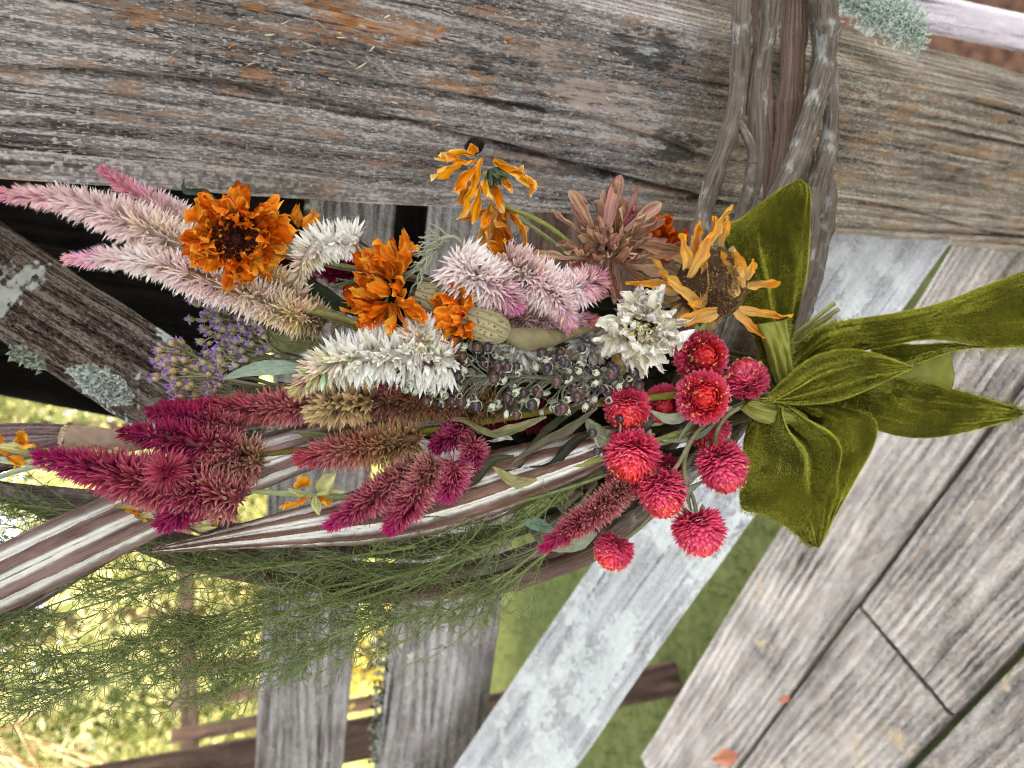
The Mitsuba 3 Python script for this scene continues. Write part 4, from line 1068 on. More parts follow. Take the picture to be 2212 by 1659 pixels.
celosia('magenta tuft hanging over the big striped okra pod', [(430, 1040), (410, 1080), (385, 1110), (345, 1136)], 38, [CRI, c(176, 40, 84), MAG, CRI], [c(216, 96, 140), c(190, 50, 130)], -.012, n=75, caps=.1, group=CG)
celosia('brownish red seedy tuft at the heart of the crimson cluster', [(560, 1000), (500, 1000), (440, 1030), (400, 1045)], 46, [BRN, c(150, 90, 70), ROSE * .9, CRI], [PALE_R, c(210, 150, 130)], -.002, n=95, caps=.5, group=CG)
celosia('little crimson sprout beside the big striped okra pod', [(545, 1005), (532, 1025), (508, 1048)], 22, [ROSE, CRI, MAG], [PALE_R, MAG], -.004, n=30, caps=0, group=CG)
celosia('rose and straw plume lying between the two striped okra pods', [(905, 945), (840, 958), (780, 966), (720, 976), (652, 990)], 42, [BRN, c(178, 134, 92), c(190, 118, 92), ROSE, c(186, 40, 72)], [c(212, 180, 140), c(212, 176, 130), PALE_R, c(216, 110, 120)], -.004, n=130, caps=.35, taper=.35, group=CG)
celosia('rose plume with a bright magenta end lying on the slender okra pod', [(900, 1010), (850, 1044), (790, 1085), (714, 1134)], 36, [c(168, 108, 92), c(186, 84, 96), c(186, 60, 100), c(196, 40, 120)], [PALE_R, PALE_R, c(214, 70, 140)], -.008, n=120, caps=.06, taper=.4, group=CG)
celosia('rose plume beside it whose magenta end hangs over the slender okra pod', [(945, 1000), (915, 1036), (885, 1085), (842, 1142)], 38, [c(172, 116, 98), c(190, 90, 100), c(186, 50, 96), c(190, 26, 110)], [PALE_R, PALE_R, c(210, 60, 130)], -.012, n=120, caps=.06, taper=.4, group=CG)
celosia('pink rosette with a magenta fringe nearest the curled dark leaves', [(985, 1000), (977, 1030), (962, 1070)], 36, [c(196, 88, 110), c(206, 60, 116), MAG], [PALE_R, c(214, 80, 150)], -.012, n=66, caps=0, taper=.3, group=CG)
celosia('small magenta tassel hanging between the curled dark leaves', [(1018, 955), (1024, 985), (1014, 1030)], 30, [c(186, 70, 90), MAG, MAG], [PALE_R, c(206, 50, 130)], -.004, n=60, caps=0, taper=.3, group=CG)
celosia('magenta tuft just under the curled pale leaf', [(1010, 912), (985, 935), (940, 966)], 32, [c(176, 70, 90), MAG, c(166, 22, 90)], [PALE_R, c(200, 50, 120)], .002, n=60, caps=0, taper=.3, group=CG)
celosia('slim crimson plume pointing away beneath the red globe flowers', [(1355, 1050), (1310, 1088), (1255, 1128), (1176, 1182)], 31, [c(140, 84, 66), c(176, 78, 84), c(176, 56, 80), c(190, 20, 100)], [PALE_R, PALE_R, c(210, 60, 130)], -.006, n=120, caps=.3, taper=.35, group=CG)
celosia('straw coloured star shaped tuft on the long crimson plume', [(800, 866), (760, 868), (715, 878), (684, 892)], 46, [c(196, 160, 110), c(206, 174, 124), c(214, 184, 136)], c(232, 208, 164), -.008, n=34, wide=.28, caps=0, taper=.2, open_=1.5)
celosia('reddish brown seedy plume partly under the dark berry spray', [(1010, 872), (930, 850), (860, 838), (800, 834)], 34, [BRN * .9, BRN, c(176, 90, 76), c(190, 90, 84)], [c(180, 140, 100), PALE_R], .004, n=100, caps=.4, taper=.3, group=CG)
celosia('hidden dark red plume glimpsed between the olive stem and the curled leaves', [(1180, 905), (1100, 895), (1040, 915)], 34, dk_c, c(180, 60, 84), .022, n=80, caps=.1, group=CG)

# stems crossing the bundle
stalk('thick ribbed olive stem under the big orange zinnia', [(560, 640), (650, 662), (735, 690), (800, 722), (860, 760)], [11, 11, 10, 10], [c(150, 134, 72), c(128, 120, 56), c(110, 108, 44)], .004)
stalk('slim ribbed olive stem under the dark berry spray', [(860, 938), (980, 922), (1130, 896), (1320, 868), (1500, 850)], [7, 8, 8, 8], [c(108, 98, 30), c(122, 116, 44)], .006)
stalk('thin olive stem running along the big striped okra pod', [(500, 990), (650, 972), (800, 955), (960, 930)], [6, 7, 6], [c(104, 88, 40), c(110, 96, 40)], .010)
stalk('pale green stem crossing the big striped okra pod', [(440, 1048), (520, 1058), (640, 1068), (770, 1074), (900, 1060)], [5, 6, 6], [c(150, 160, 116), c(146, 156, 108)], .000)
stalk('pale green stem entering at the far edge beside the magenta brush tip', [(-60, 988), (20, 995), (90, 1006), (170, 1020)], [7, 7, 7], [c(170, 182, 150), c(160, 172, 138)], .000)
stalk('second pale stem at the far edge below the first', [(-60, 1052), (0, 1030), (80, 1008), (160, 1000)], [6, 5, 5], [c(170, 178, 150), c(160, 170, 138)], .016)
stalk('green stem lying over the slender okra pod towards the red globes', [(1010, 1050), (1130, 1025), (1260, 1000), (1400, 960), (1560, 900)], [7, 8, 8, 8], [c(146, 150, 74), c(140, 146, 84)], .002)
stalk('grey green stem behind the small white plume', [(620, 548), (760, 580), (900, 602), (1050, 640), (1250, 730)], [8, 8, 8], [c(126, 122, 84), c(110, 108, 72)], .022)
stalk('thin brown twig below the white plume', [(745, 690), (715, 722), (690, 752)], [3.5, 3, 4], [c(110, 88, 60), c(130, 110, 74)], .004)
for i, (dx, dy) in enumerate(((1802, 655), (1812, 668), (1795, 684), (1772, 700), (1806, 692))):
    stalk(('cut stem end sticking out behind the velvet bow, nearest the post', 'cut stem end second from the post behind the bow', 'cut stem end third from the post behind the bow', 'shortest cut stem end right above the bow tail', 'cut stem end lowest of the five behind the bow')[i], [(1620, 790 + i * 6), (1700, 735 + i * 5), (dx, dy)], [6, 5.5, 5], [c(120, 118, 60), c(140, 136, 76)], .022 + .003 * i, name='cut_reed')

# leaves
leafy('mint green lance shaped leaf with fine side veins', [(672, 796), (600, 794), (540, 800), (478, 820)], 34, c(146, 166, 146), c(172, 192, 172), .004, roll=.25, wav=.12, vein=True, name='mint_leaf')
leafy('crumpled dry grey green leaf on a brown twig', [(700, 742), (640, 742), (590, 730), (556, 700)], 56, c(108, 112, 76), c(156, 156, 112), .012, roll=.8, wav=.9)
leafy('dark green blade shaped leaf behind the orange zinnias', [(560, 588), (640, 610), (720, 650), (800, 690)], 46, c(40, 46, 34), c(66, 72, 50), .014, roll=.35, wav=.2)
leafy('dull green leaf curled over the big striped okra pod', [(850, 950), (770, 942), (700, 942), (626, 930)], 36, c(92, 94, 66), c(134, 136, 98), -.002, roll=.7, wav=.6)
leafy('pale curled leaf with a hooked tip under the olive stem', [(1180, 900), (1110, 930), (1050, 938), (1000, 910), (962, 908)], 34, c(96, 98, 62), c(168, 166, 122), -.006, roll=.9, twist=1.2, wav=.5)
leafy('long blackish leaf twisting down to the slender okra pod', [(1260, 872), (1210, 910), (1160, 960), (1120, 1010), (1070, 1020)], 34, c(60, 60, 46), c(104, 102, 78), -.002, roll=.9, twist=1.6)
leafy('grey brown rolled leaf beside the blackish one', [(1290, 880), (1240, 920), (1190, 950), (1130, 985), (1100, 1010)], 36, c(88, 82, 66), c(134, 126, 104), -.008, roll=1.1, twist=.6)
leafy('dark leaf folded over the brown rib of the slender okra pod', [(1290, 930), (1230, 960), (1190, 1000), (1130, 1010)], 34, c(44, 44, 38), c(76, 74, 60), -.002, roll=.9, twist=-1.0)
leafy('small pale yellowish leaf curled at the end of the dark leaves', [(1160, 1035), (1110, 1040), (1080, 1022), (1064, 1008)], 36, c(130, 126, 84), c(186, 180, 130), -.010, roll=.9, twist=.5)
leafy('dark leaf tip hanging on the white seam of the slender okra pod', [(1110, 985), (1060, 1000), (1020, 1046), (985, 1052)], 30, c(58, 58, 44), c(92, 92, 70), -.008, roll=.9, twist=1.0)
leafy('sage green leaf next to the lone berries by the globes', [(1320, 960), (1290, 935), (1262, 900)], 46, c(112, 118, 90), c(160, 166, 132), -.004, roll=.7)
leafy('grey leaf half hidden below the berry spray', [(1150, 880), (1100, 875), (1050, 905)], 44, c(74, 78, 62), c(112, 116, 92), .006, roll=.5)
leafy('silvery leaf peeking between two red globes', [(1500, 890), (1450, 905), (1400, 885)], 26, c(150, 158, 134), c(186, 194, 170), -.002, roll=.5)
leafy('sage leaf hanging under the slim crimson plume', [(1290, 1150), (1240, 1176), (1190, 1190)], 34, c(150, 162, 134), c(184, 196, 168), .004, roll=.5)
leafy('dark green leaf cluster tip beside the slim crimson plume', [(1200, 1150), (1150, 1130), (1120, 1128)], 30, c(120, 150, 136), c(150, 178, 164), .010, roll=.4)
leafy('dark twisted leaf behind the red globes', [(1420, 1060), (1370, 1090), (1310, 1150)], 30, c(60, 58, 46), c(96, 92, 76), .006, roll=.9, twist=1)
leafy('tiny curled leaf tip poking up beside the big orange zinnia', [(480, 450), (440, 420), (400, 415), (398, 385)], 26, c(60, 68, 58), c(92, 100, 84), .02, roll=.9, twist=.6)
for k, (pth, lb) in enumerate((([(1600, 880), (1500, 910), (1460, 960)], 'thin grey leaf among the globe stems near the bow'), ([(1560, 900), (1490, 950), (1420, 950)], 'narrow sage leaf among the globe stems, hooked at its tip'), ([(1520, 1040), (1490, 1060), (1495, 1110)], 'small curled leaf on the stem of the lowest globe'))):
    leafy(lb, pth, 18, c(120, 126, 100), c(160, 168, 140), -.004, roll=.8, twist=.7)

# orange zinnias
ZG = 'orange zinnia blooms'
def zinnia(label, u, v, off, axis, rings, podp=None, R=34, diskc=(c(70, 24, 6), c(186, 80, 20)), dn=170, cfn=zin_col, name='zinnia', dh=8):
    rg = nrng(); t = thing(name, label, 'zinnia', None)
    o = P(u, v, off)
    flowerhead(t, o, axis, rings, rg, c_fn=cfn)
    if R: disk(t, o + unit(np.array(axis, float)) * 4 * PX, axis, R * PX, dh * PX, dn, rg, diskc[0], diskc[1], sz=.34, spread=1.3)
    if podp:
        a_, b_, r_ = podp[:3]
        pod(t, P(*a_), P(*b_), r_, rg, c(118, 110, 82), c(188, 176, 136), c(52, 42, 46), name='seed_cup')
        if len(podp) > 3: part(t, 'stem', tube(pts3(podp[3], off), np.array(podp[4]) * PX, 12, 40, col=[c(128, 118, 88), c(122, 114, 80)], bump=.05), 'm_dry')
    return t


zk = dict(ruf=.6, crink=.17, teeth=.10, tw=.7, jd=.2, ja=.25)
zinnia('largest orange zinnia, its shaggy dark centre turned to the viewer', 512, 515, -.016, (.22, .28, -.93),
       [dict(n=28, r=46, el=-.15, L=66, W=36, b=(.2, .3, .5), cup=.6, h=-18, **zk), dict(n=26, r=42, el=.25, L=64, W=33, b=(.2, .5, .5), cup=.7, h=-12, **zk),
        dict(n=22, r=38, el=.6, L=56, W=31, b=(.2, .5, .6), cup=.9, h=-6, **zk), dict(n=12, r=42, el=.95, L=42, W=26, b=(.1, .5, .5), cup=.5, **zk),
        dict(n=14, r=30, el=1.15, L=22, W=8, b=(0, .8, .3), cup=.8, **zk)],
       R=52, diskc=(c(60, 20, 6), c(150, 60, 16)), dn=200)
zinnia('ragged orange zinnia seen from the side with a dark pitted centre', 832, 628, -.008, (-.80, -.16, -.58),
       [dict(n=22, r=34, el=-.35, L=92, W=33, b=(.2, .6, .3), cup=.9, h=-14, **zk), dict(n=19, r=30, el=.1, L=86, W=31, b=(.2, .5, .4), cup=.9, h=-8, **zk),
        dict(n=14, r=26, el=.5, L=72, W=29, b=(.1, .6, .4), cup=.5, **zk), dict(n=8, r=18, el=.9, L=50, W=24, b=(0, .7, .4), cup=.5, **zk)],
       podp=((890, 634, .0), (975, 664, .006), 38), R=26, diskc=(c(30, 12, 6), c(96, 44, 16)), dn=90)
zinnia('orange zinnia with a striped and spotted cup, facing away', 985, 682, -.012, (-.86, -.18, -.30),
       [dict(n=20, r=30, el=-.45, L=60, W=30, b=(.2, .6, .3), cup=.9, h=-10, **zk), dict(n=20, r=28, el=-.05, L=60, W=30, b=(.2, .5, .4), cup=.9, h=-4, **zk),
        dict(n=16, r=24, el=.4, L=58, W=28, b=(.1, .6, .4), cup=.5, **zk), dict(n=8, r=14, el=.8, L=40, W=20, b=(0, .6, .3), cup=.5, **zk)],
       podp=((1000, 682, -.014), (1102, 722, -.012), 39, [(1098, 720, -.012), (1112, 726, -.012), (1135, 732, -.010), (1180, 732, -.006), (1240, 716, 0), (1310, 700, .006)], [14, 25, 23, 14, 11, 10]), R=22, dn=60)
zinnia('deep orange zinnia petals half hidden behind the ragged one', 845, 568, .016, (-.3, -.8, -.4),
       [dict(n=10, r=20, el=.2, L=58, W=40, b=(.1, .3, .2), cup=.2, **zk), dict(n=8, r=14, el=.7, L=52, W=34, b=(.1, .3, .2), **zk)], R=0)
zinnia('small amber petals and grey cup behind the largest zinnia', 650, 492, .018, (.5, -.6, -.3),
       [dict(n=8, r=10, el=.4, L=46, W=26, b=(.1, .6, .3), **zk)], podp=((600, 505, .012), (648, 555, .018), 30), R=0, cfn=lambda r, k: (c(200, 120, 30), c(226, 150, 44), None))
zinnia('crumpled rust orange zinnia wedged between the rose dahlia and the sunflower', 1425, 520, .020, (.2, -.4, -.8),
       [dict(n=12, r=24, el=-.1, L=48, W=28, b=(.2, .8, .4), **zk), dict(n=12, r=18, el=.4, L=44, W=26, b=(.2, .8, .4), **zk), dict(n=8, r=8, el=.9, L=36, W=22, **zk)], R=14, dn=50,
       cfn=lambda r, k: (c(140, 48, 8), c(190, 76, 14) * r.uniform(.7, 1.1), c(206, 100, 24)))
# black-eyed susans
def sus_col(rng, rk):
    a = [c(238, 156, 12), c(230, 134, 10), c(226, 176, 84), c(214, 120, 10)][rng.integers(0, 4)]
    return a * .85, a, c(222, 190, 120)


def limp(t, rg, off, lst):
    for (a_, b_, w_) in lst:
        A_, B_ = P(*a_, off + rg.normal(0, .003)), P(*b_, off + rg.normal(-.003, .006)); L = np.linalg.norm(B_ - A_)
        c0, c1, ed = sus_col(rg, None)
        add_petal(t, A_, B_ - A_, TOW + rg.normal(0, .5, 3), L * 1.15, w_ * .8 * PX, rg, c0, c1, c(244, 214, 140), shape='spoon', b=(.3, rg.normal(-.5, .3), rg.normal(0, .3)), cup=rg.uniform(.5, 1.6), ruf=.7, crink=.2, twist=rg.normal(0, .7), ns=17)


rg = nrng(); t = thing('black_eyed_susan', 'drooping golden coneflower with a black cone against the post', 'coneflower')
o = P(1045, 352, .012); ax = np.array([-.45, -.86, -.1])
limp(t, rg, .010, [((1030, 345), (938, 372), 42), ((1025, 335), (950, 338), 36), ((1022, 350), (962, 352), 34), ((1030, 330), (1022, 304), 34), ((1036, 352), (1012, 452), 36), ((1028, 360), (985, 408), 34), ((1034, 372), (1000, 440), 32), ((1040, 340), (1030, 420), 36),
                   ((1066, 345), (1148, 388), 38), ((1066, 350), (1122, 380), 34), ((1070, 365), (1105, 440), 32), ((1075, 370), (1128, 452), 30), ((1060, 380), (1085, 462), 36), ((1050, 380), (1052, 470), 34), ((1046, 385), (1030, 480), 36), ((1056, 388), (1070, 500), 32)])
disk(t, P(1024, 318, .018), ax, 26 * PX, 18 * PX, 260, rg, c(30, 20, 20), c(64, 48, 46), name='cone', sz=.22)
flowerhead(t, P(1060, 366, .0), ax, [dict(n=11, r=8, el=-.7, L=46, W=13, shape='lan', b=(0, -.4, 0), name='sepal'), dict(n=9, r=6, el=-1.2, L=36, W=12, shape='lan', name='sepal', h=-6)], rg, c_fn=lambda r, k: (c(62, 72, 56), c(92, 100, 78), None))
part(t, 'stem', tube(pts3([(1052, 372), (1062, 412), (1095, 445), (1150, 470), (1215, 512), (1290, 590)], .010), [.0022, .0013, .0013, .0014], 10, 50, col=[c(136, 144, 96), c(132, 136, 66), c(116, 120, 60)], bump=.1), 'm_dry')
rg = nrng(); t = thing('black_eyed_susan', 'second drooping golden coneflower with limp petals hanging under the first', 'coneflower')
o = P(1098, 446, .022); ax = np.array([.35, -.9, -.2])
limp(t, rg, .020, [((1060, 440), (1024, 500), 36), ((1070, 445), (1040, 540), 40), ((1075, 450), (1062, 560), 38), ((1085, 450), (1088, 560), 36), ((1092, 452), (1110, 540), 38), ((1100, 450), (1136, 500), 34), ((1080, 455), (1050, 590), 40), ((1090, 455), (1120, 470), 34), ((1065, 450), (1012, 470), 30), ((1095, 460), (1075, 600), 38), ((1105, 460), (1140, 545), 30)])
part(t, 'stem', tube(pts3([(1090, 445), (1120, 470), (1160, 498), (1200, 528), (1300, 620)], .020), [.0012, .0013], 8, 40, col=[c(140, 150, 104), c(120, 126, 80)]), 'm_dry')
rg = nrng(); t = thing('black_eyed_susan', 'third golden coneflower with a bristly grey green calyx low beside the pink plumes', 'coneflower')
o = P(1105, 545, .020); ax = np.array([-.75, .1, -.2])
flowerhead(t, o, ax, [dict(n=10, r=10, el=.1, L=86, W=34, b=(0, .3, .3), cup=.4, shape='spoon', ruf=.5, crink=.12, tw=.6), dict(n=8, r=8, el=.6, L=90, W=30, b=(0, .2, .2), cup=.5, shape='spoon', ruf=.5, tw=.6)], rg, c_fn=sus_col)
flowerhead(t, o, -ax, [dict(n=14, r=10, el=.2, L=42, W=10, shape='lan', b=(0, .6, .6), name='sepal', tw=.6), dict(n=12, r=6, el=.7, L=40, W=9, shape='lan', b=(0, .6, .6), name='sepal', tw=.6)], rg, c_fn=lambda r, k: (c(70, 84, 72), c(104, 116, 100), None))

# dusty rose dahlia
def rose_col(rng, rk):
    a = [c(188, 152, 120), c(172, 132, 108), c(182, 136, 122), c(160, 118, 92)][rng.integers(0, 4)]
    if rng.random() < .05: a = c(160, 84, 90)
    return a * .7, a, [c(190, 140, 130), c(210, 180, 144), c(160, 108, 100), c(204, 174, 138)][rng.integers(0, 4)]


rg = nrng(); t = thing('rose_dahlia', 'shrivelled dusty rose and tan dahlia with long curling petals', 'dahlia')
o = P(1318, 528, .004); ax = np.array([.05, -.45, -.88]); rk = dict(ruf=.5, crink=.16, tw=1.3, shape='spoon', cup=1.5, jd=.32, ja=.4, jl=.4)
flowerhead(t, o, ax, [dict(n=17, r=26, el=-.1, L=124, W=30, b=(.1, .3, .6), h=-14, je=.28, **rk), dict(n=16, r=24, el=.3, L=112, W=28, b=(.1, .4, .5), h=-8, je=.28, **rk), dict(n=15, r=24, el=.1, L=118, W=30, b=(.1, .2, .7), h=-12, je=.3, **rk), dict(n=14, r=18, el=.7, L=92, W=26, b=(.1, .5, .3), je=.25, **rk), dict(n=12, r=12, el=1.0, L=66, W=20, b=(0, .8, .5), je=.2, **rk), dict(n=10, r=6, el=1.25, L=46, W=15, b=(0, .9, .6), **rk)], rg, c_fn=rose_col)
# the few petals that stand up highest
for (du, dv, tw_) in (((1300, 540), (1338, 378), .2), ((1290, 510), (1236, 410), .5), ((1350, 500), (1428, 440), .4), ((1340, 520), (1470, 545), .5), ((1270, 560), (1150, 560), .4), ((1300, 590), (1262, 655), .5), ((1350, 570), (1440, 600), .3)):
    a_, b_ = P(*du, .0), P(*dv, .002); L = np.linalg.norm(b_ - a_)
    c0, c1, ed = rose_col(rg, None)
    add_petal(t, a_, b_ - a_, TOW + rg.normal(0, .3, 3), L, 32 * PX, rg, c0, c1, ed, shape='spoon', b=(.1, -.1, .1), cup=.6, ruf=.4, twist=tw_, crink=.06)
disk(t, o, ax, 20 * PX, 6 * PX, 60, rg, c(60, 44, 36), c(110, 80, 64), sz=.4)

# sunflower
def sun_col(rng, rk):
    a = [c(226, 148, 24), c(236, 158, 30), c(224, 168, 70), c(216, 126, 14)][rng.integers(0, 4)]
    return np.array(c(214, 176, 110)) * .9, a, c(238, 170, 50)


rg = nrng(); t = thing('sunflower', 'dried sunflower with a brown seed disk and curling amber petals', 'sunflower')
o = P(1540, 612, -.006); ax = np.array([.25, .05, -.96])
disk(t, o + np.array([0, 0, .002]), ax, 84 * PX, 46 * PX, 1300, rg, c(110, 82, 60), c(200, 160, 112), name='seed_disk', sz=.10, spread=.7)
for (a_, b_, w_, cur, tw_) in (((1500, 590), (1490, 476), 34, (-.2, .9, .3), .5), ((1488, 600), (1540, 480), 30, (.8, .6, 0), 1.2), ((1480, 580), (1460, 500), 30, (.9, -.6, 0), .6), ((1528, 530), (1572, 452), 24, (0, .3, .3), .6), ((1556, 530), (1566, 470), 20, (0, .4, 0), .8),
                              ((1520, 660), (1524, 556), 26, (-.5, .5, .6), .3), ((1592, 640), (1560, 552), 40, (-.6, .7, .3), .2), ((1608, 622), (1580, 545), 32, (-.3, .5, .3), .4), ((1606, 600), (1590, 545), 26, (-.2, .3, .5), .5), ((1612, 605), (1628, 560), 24, (-.2, .3, .5), .9),
                              ((1614, 618), (1676, 606), 26, (.1, .2, .3), .7), ((1594, 668), (1698, 684), 24, (.1, .1, .2), .5), ((1588, 672), (1645, 730), 28, (.1, .1, .4), .3), ((1550, 674), (1466, 702), 34, (.3, -.2, -.3), .9), ((1520, 668), (1480, 650), 30, (.2, .3, 0), .4), ((1510, 655), (1425, 590), 30, (.1, -.2, .4), .6), ((1470, 618), (1362, 615), 26, (0, .3, -.2), .6), ((1440, 600), (1398, 560), 22, (.1, .3, .3), .6)):
    A_, B_ = P(*a_, -.012), P(*b_, -.014); L = np.linalg.norm(B_ - A_)
    c0, c1, ed = sun_col(rg, None)
    add_petal(t, A_, B_ - A_, TOW + rg.normal(0, .2, 3), L * 1.12, w_ * PX, rg, c0, c1, ed, shape='sun', b=cur if abs(cur[0]) < .6 else (cur[0], -cur[0] * 1.6, 0), cup=1.2, ruf=.6, twist=tw_ * 1.3, crink=.18, ns=18)
flowerhead(t, o, ax, [dict(n=22, r=60, el=-.5, L=64, W=26, shape='lan', b=(0, -.5, 0), name='bract', cup=.5, tw=.4, h=-14), dict(n=16, r=50, el=-.9, L=72, W=24, shape='lan', b=(0, -.3, .4), name='bract', cup=.5, tw=.5, h=-22)], rg, c_fn=lambda r, k: (c(176, 146, 98) * r.uniform(.6, 1), c(190, 160, 112), c(150, 140, 116)))

# white dahlia
def wd_col(rng, rk):
    y = rk['L'] < 44
    return (c(226, 210, 130) if y else c(232, 224, 186)), (c(240, 234, 190) if y else c(246, 242, 230)), (c(170, 150, 176) if rng.random() < .5 else c(240, 238, 226))


rg = nrng(); t = thing('white_dahlia', 'crinkled ivory white dahlia with a pale yellow eye and lilac petal edges', 'dahlia')
o = P(1386, 712, -.020); ax = np.array([-.05, .10, -.99]); wk = dict(jd=.25, ja=.3, ruf=.9, crink=.26, tw=1.0, shape='lan', cup=.9, teeth=.06)
flowerhead(t, o, ax, [dict(n=20, r=40, el=-.1, L=66, W=34, b=(.1, .3, .8), h=-16, je=.25, **wk), dict(n=20, r=36, el=.25, L=60, W=30, b=(.1, .2, 1.0), h=-10, je=.25, **wk), dict(n=18, r=30, el=.55, L=56, W=31, b=(.1, .2, .9), h=-4, **wk), dict(n=14, r=22, el=.85, L=46, W=22, b=(.1, .2, .8), **wk), dict(n=12, r=14, el=1.1, L=34, W=17, b=(.1, .3, .8), **wk), dict(n=9, r=7, el=1.3, L=24, W=13, b=(.1, .4, .8), **wk)], rg, c_fn=wd_col)
disk(t, o, ax, 16 * PX, 8 * PX, 40, rg, c(196, 164, 40), c(226, 200, 90), sz=.5, name='eye')
add_petal(t, P(1440, 745, -.022), P(1492, 716, -.026) - P(1440, 745, -.022), TOW, 66 * PX, 24 * PX, rg, c(236, 230, 206), c(248, 246, 238), c(190, 176, 196), shape='lan', cup=.5, ruf=.4, crink=.1)
for a_ in (0, 1): add_petal(t, P(1325, 765, -.008), P(1345 + a_ * 20, 800, -.006) - P(1325, 765, -.008), TOW, 46 * PX, 34 * PX, rg, c(176, 140, 76), c(214, 190, 140), c(150, 110, 60), shape='zin', cup=.4, ruf=.6, crink=.15)

# red globe amaranths
GS = [(1700, 850)]
for (u, v, r, axs, off, st, pk, lb) in (
    (1515, 772, 58, (.1, -.1, -1), .006, None, .2, 'red globe head half under the white dahlia'),
    (1435, 872, 48, (-.1, .3, -.7), .016, None, .45, 'rose red globe head set back between three brighter ones'),
    (1532, 928, 50, (.4, .7, -.5), .012, [(1560, 890), (1640, 860)], .45, 'magenta red globe head tucked under the one facing the viewer'),
    (1352, 1038, 44, (-.2, .8, -.4), .012, None, .3, 'red globe head peeping out under its larger neighbour above the slim crimson plume'),
    (1440, 1022, 42, (-.4, .6, -.4), .016, None, .55, 'pinkish globe head mostly hidden behind the lower ones'),
    (1518, 858, 60, (.0, -.0, -1), -.012, None, .12, 'red globe head facing the viewer with a whorled centre'),
    (1354, 880, 52, (-.1, .75, -.6), -.002, None, .1, 'scarlet globe head nearest the berry spray'),
    (1613, 820, 48, (-.35, -.9, -.3), -.006, [(1590, 850), (1680, 850)], .75, 'pink globe head with upright spiky bracts beside the bow knot'),
    (1366, 984, 60, (-.25, .8, -.5), -.008, [(1420, 960), (1560, 900)], .15, 'large scarlet globe head above the slim crimson plume'),
    (1430, 1062, 54, (.1, .9, -.4), -.012, [(1460, 1010), (1500, 940), (1580, 880)], .25, 'red globe head below the large scarlet one'),
    (1560, 1006, 56, (.2, .88, -.4), -.012, [(1545, 960), (1560, 910), (1620, 870)], .5, 'magenta topped globe head beside the lower velvet loop'),
    (1510, 1146, 54, (.15, .92, -.3), -.008, [(1500, 1085), (1480, 1030), (1490, 960), (1560, 890)], .45, 'lowest globe head hanging in front of the deck edge'),
    (1326, 1190, 44, (-.5, .8, -.3), .000, [(1370, 1150), (1430, 1080), (1500, 980)], .2, 'small scarlet globe head hanging lowest over the lawn')):
    gomphrena(lb, u, v, r, axs, off, st, pk)

# dark berry spray
rg = nrng(); t = thing('berry_spray', 'sage grey spray of small dark berries in papery cups', 'berries')
main = spline(pts3([(1400, 800), (1300, 815), (1180, 816), (1050, 812), (930, 806), (850, 785)], .000), 60)
part(t, 'stem', tube(main[::6], [.0018, .0012, .0006], 10, 40, col=[c(120, 112, 98), c(140, 138, 120)]), 'm_dry')
sv, bm, fm = [], 0, []
cup_s = np.linspace(0, 1, 6); na = 15
for i in range(270):
    k = int(rg.integers(2, 59)); q = main[k]; uu = 1400 - 550 * k / 60
    amp = 82 * math.sin(math.pi * np.clip(k / 60, .05, .92)) ** .5 * rg.random() ** .85 * rg.choice([-1, 1])
    if uu > 1290 and amp < 0: amp *= .4
    e = q + np.array([rg.uniform(-42, 6) * PX, amp * PX, rg.uniform(-.016, .010)])
    d = unit(e - q + rg.normal(0, .004, 3) + np.array([-.003, 0, -.003]))
    sv.append(tube([main[max(0, k - 3)] if abs(amp) > 30 else q, q * .35 + e * .65 + rg.normal(0, .0016, 3), e], [.0004, .0003], 5, 7, col=c(120, 120, 104)))
    r = rg.uniform(9.5, 12.5) * PX; berry = rg.random() < .58
    ax_, e1, e2 = basis(d + rg.normal(0, .4, 3) + TOW * .5)
    A = np.arange(na) * 2 * math.pi / na
    prof = np.interp(cup_s, [0, .3, .6, 1], [.12, .72, 1.0, 1.1] if berry else [.10, .48, .62, .40]) * r
    H = cup_s * r * (1.7 if not berry else .75)
    lob = .5 + .5 * np.cos(A * 5)
    Hh = H[:, None] + (cup_s[:, None] ** 3) * lob[None] * r * (.75 if not berry else .5)
    V = e + ax_ * (Hh - r * .5)[..., None] + (prof[:, None] * (1 + .12 * rg.normal(0, 1, (1, na))))[..., None] * (np.cos(A)[None, :, None] * e1 + np.sin(A)[None, :, None] * e2)
    cl = c(200, 202, 180) * rg.uniform(.75, 1.15) * (1 + .25 * lob[None, :, None] * cup_s[:, None, None]) * np.ones((6, na, 1))
    part(t, 'calyx', (V.reshape(-1, 3), gridf(6, na, True), np.clip(cl.reshape(-1, 3), 0, .9)), 'm_dry')
    if berry:
        import trimesh
        s_ = trimesh.creation.icosphere(2, r * rg.uniform(.88, 1.05))
        bv = np.array(s_.vertices); bv = bv * (1 + .03 * (meshkit.noise(bv * 900 + i, 3)[:, None] - .5))
        cb_ = [c(74, 52, 56), c(60, 50, 58), c(86, 60, 56)][rg.integers(0, 3)]
        part(t, 'berry', (bv + e + ax_ * r * .62, np.array(s_.faces), np.clip(cb_ * (.7 + .6 * meshkit.fbm(bv * 700 + i, 3, 4)[:, None]), 0, .9)), 'm_berry')
part(t, 'stalklets', join(sv), 'm_dry')
rg = nrng(); t = thing('berry_twig', 'small grey twig with two dark berries beside the large scarlet globe', 'berries')
sv = []
import trimesh
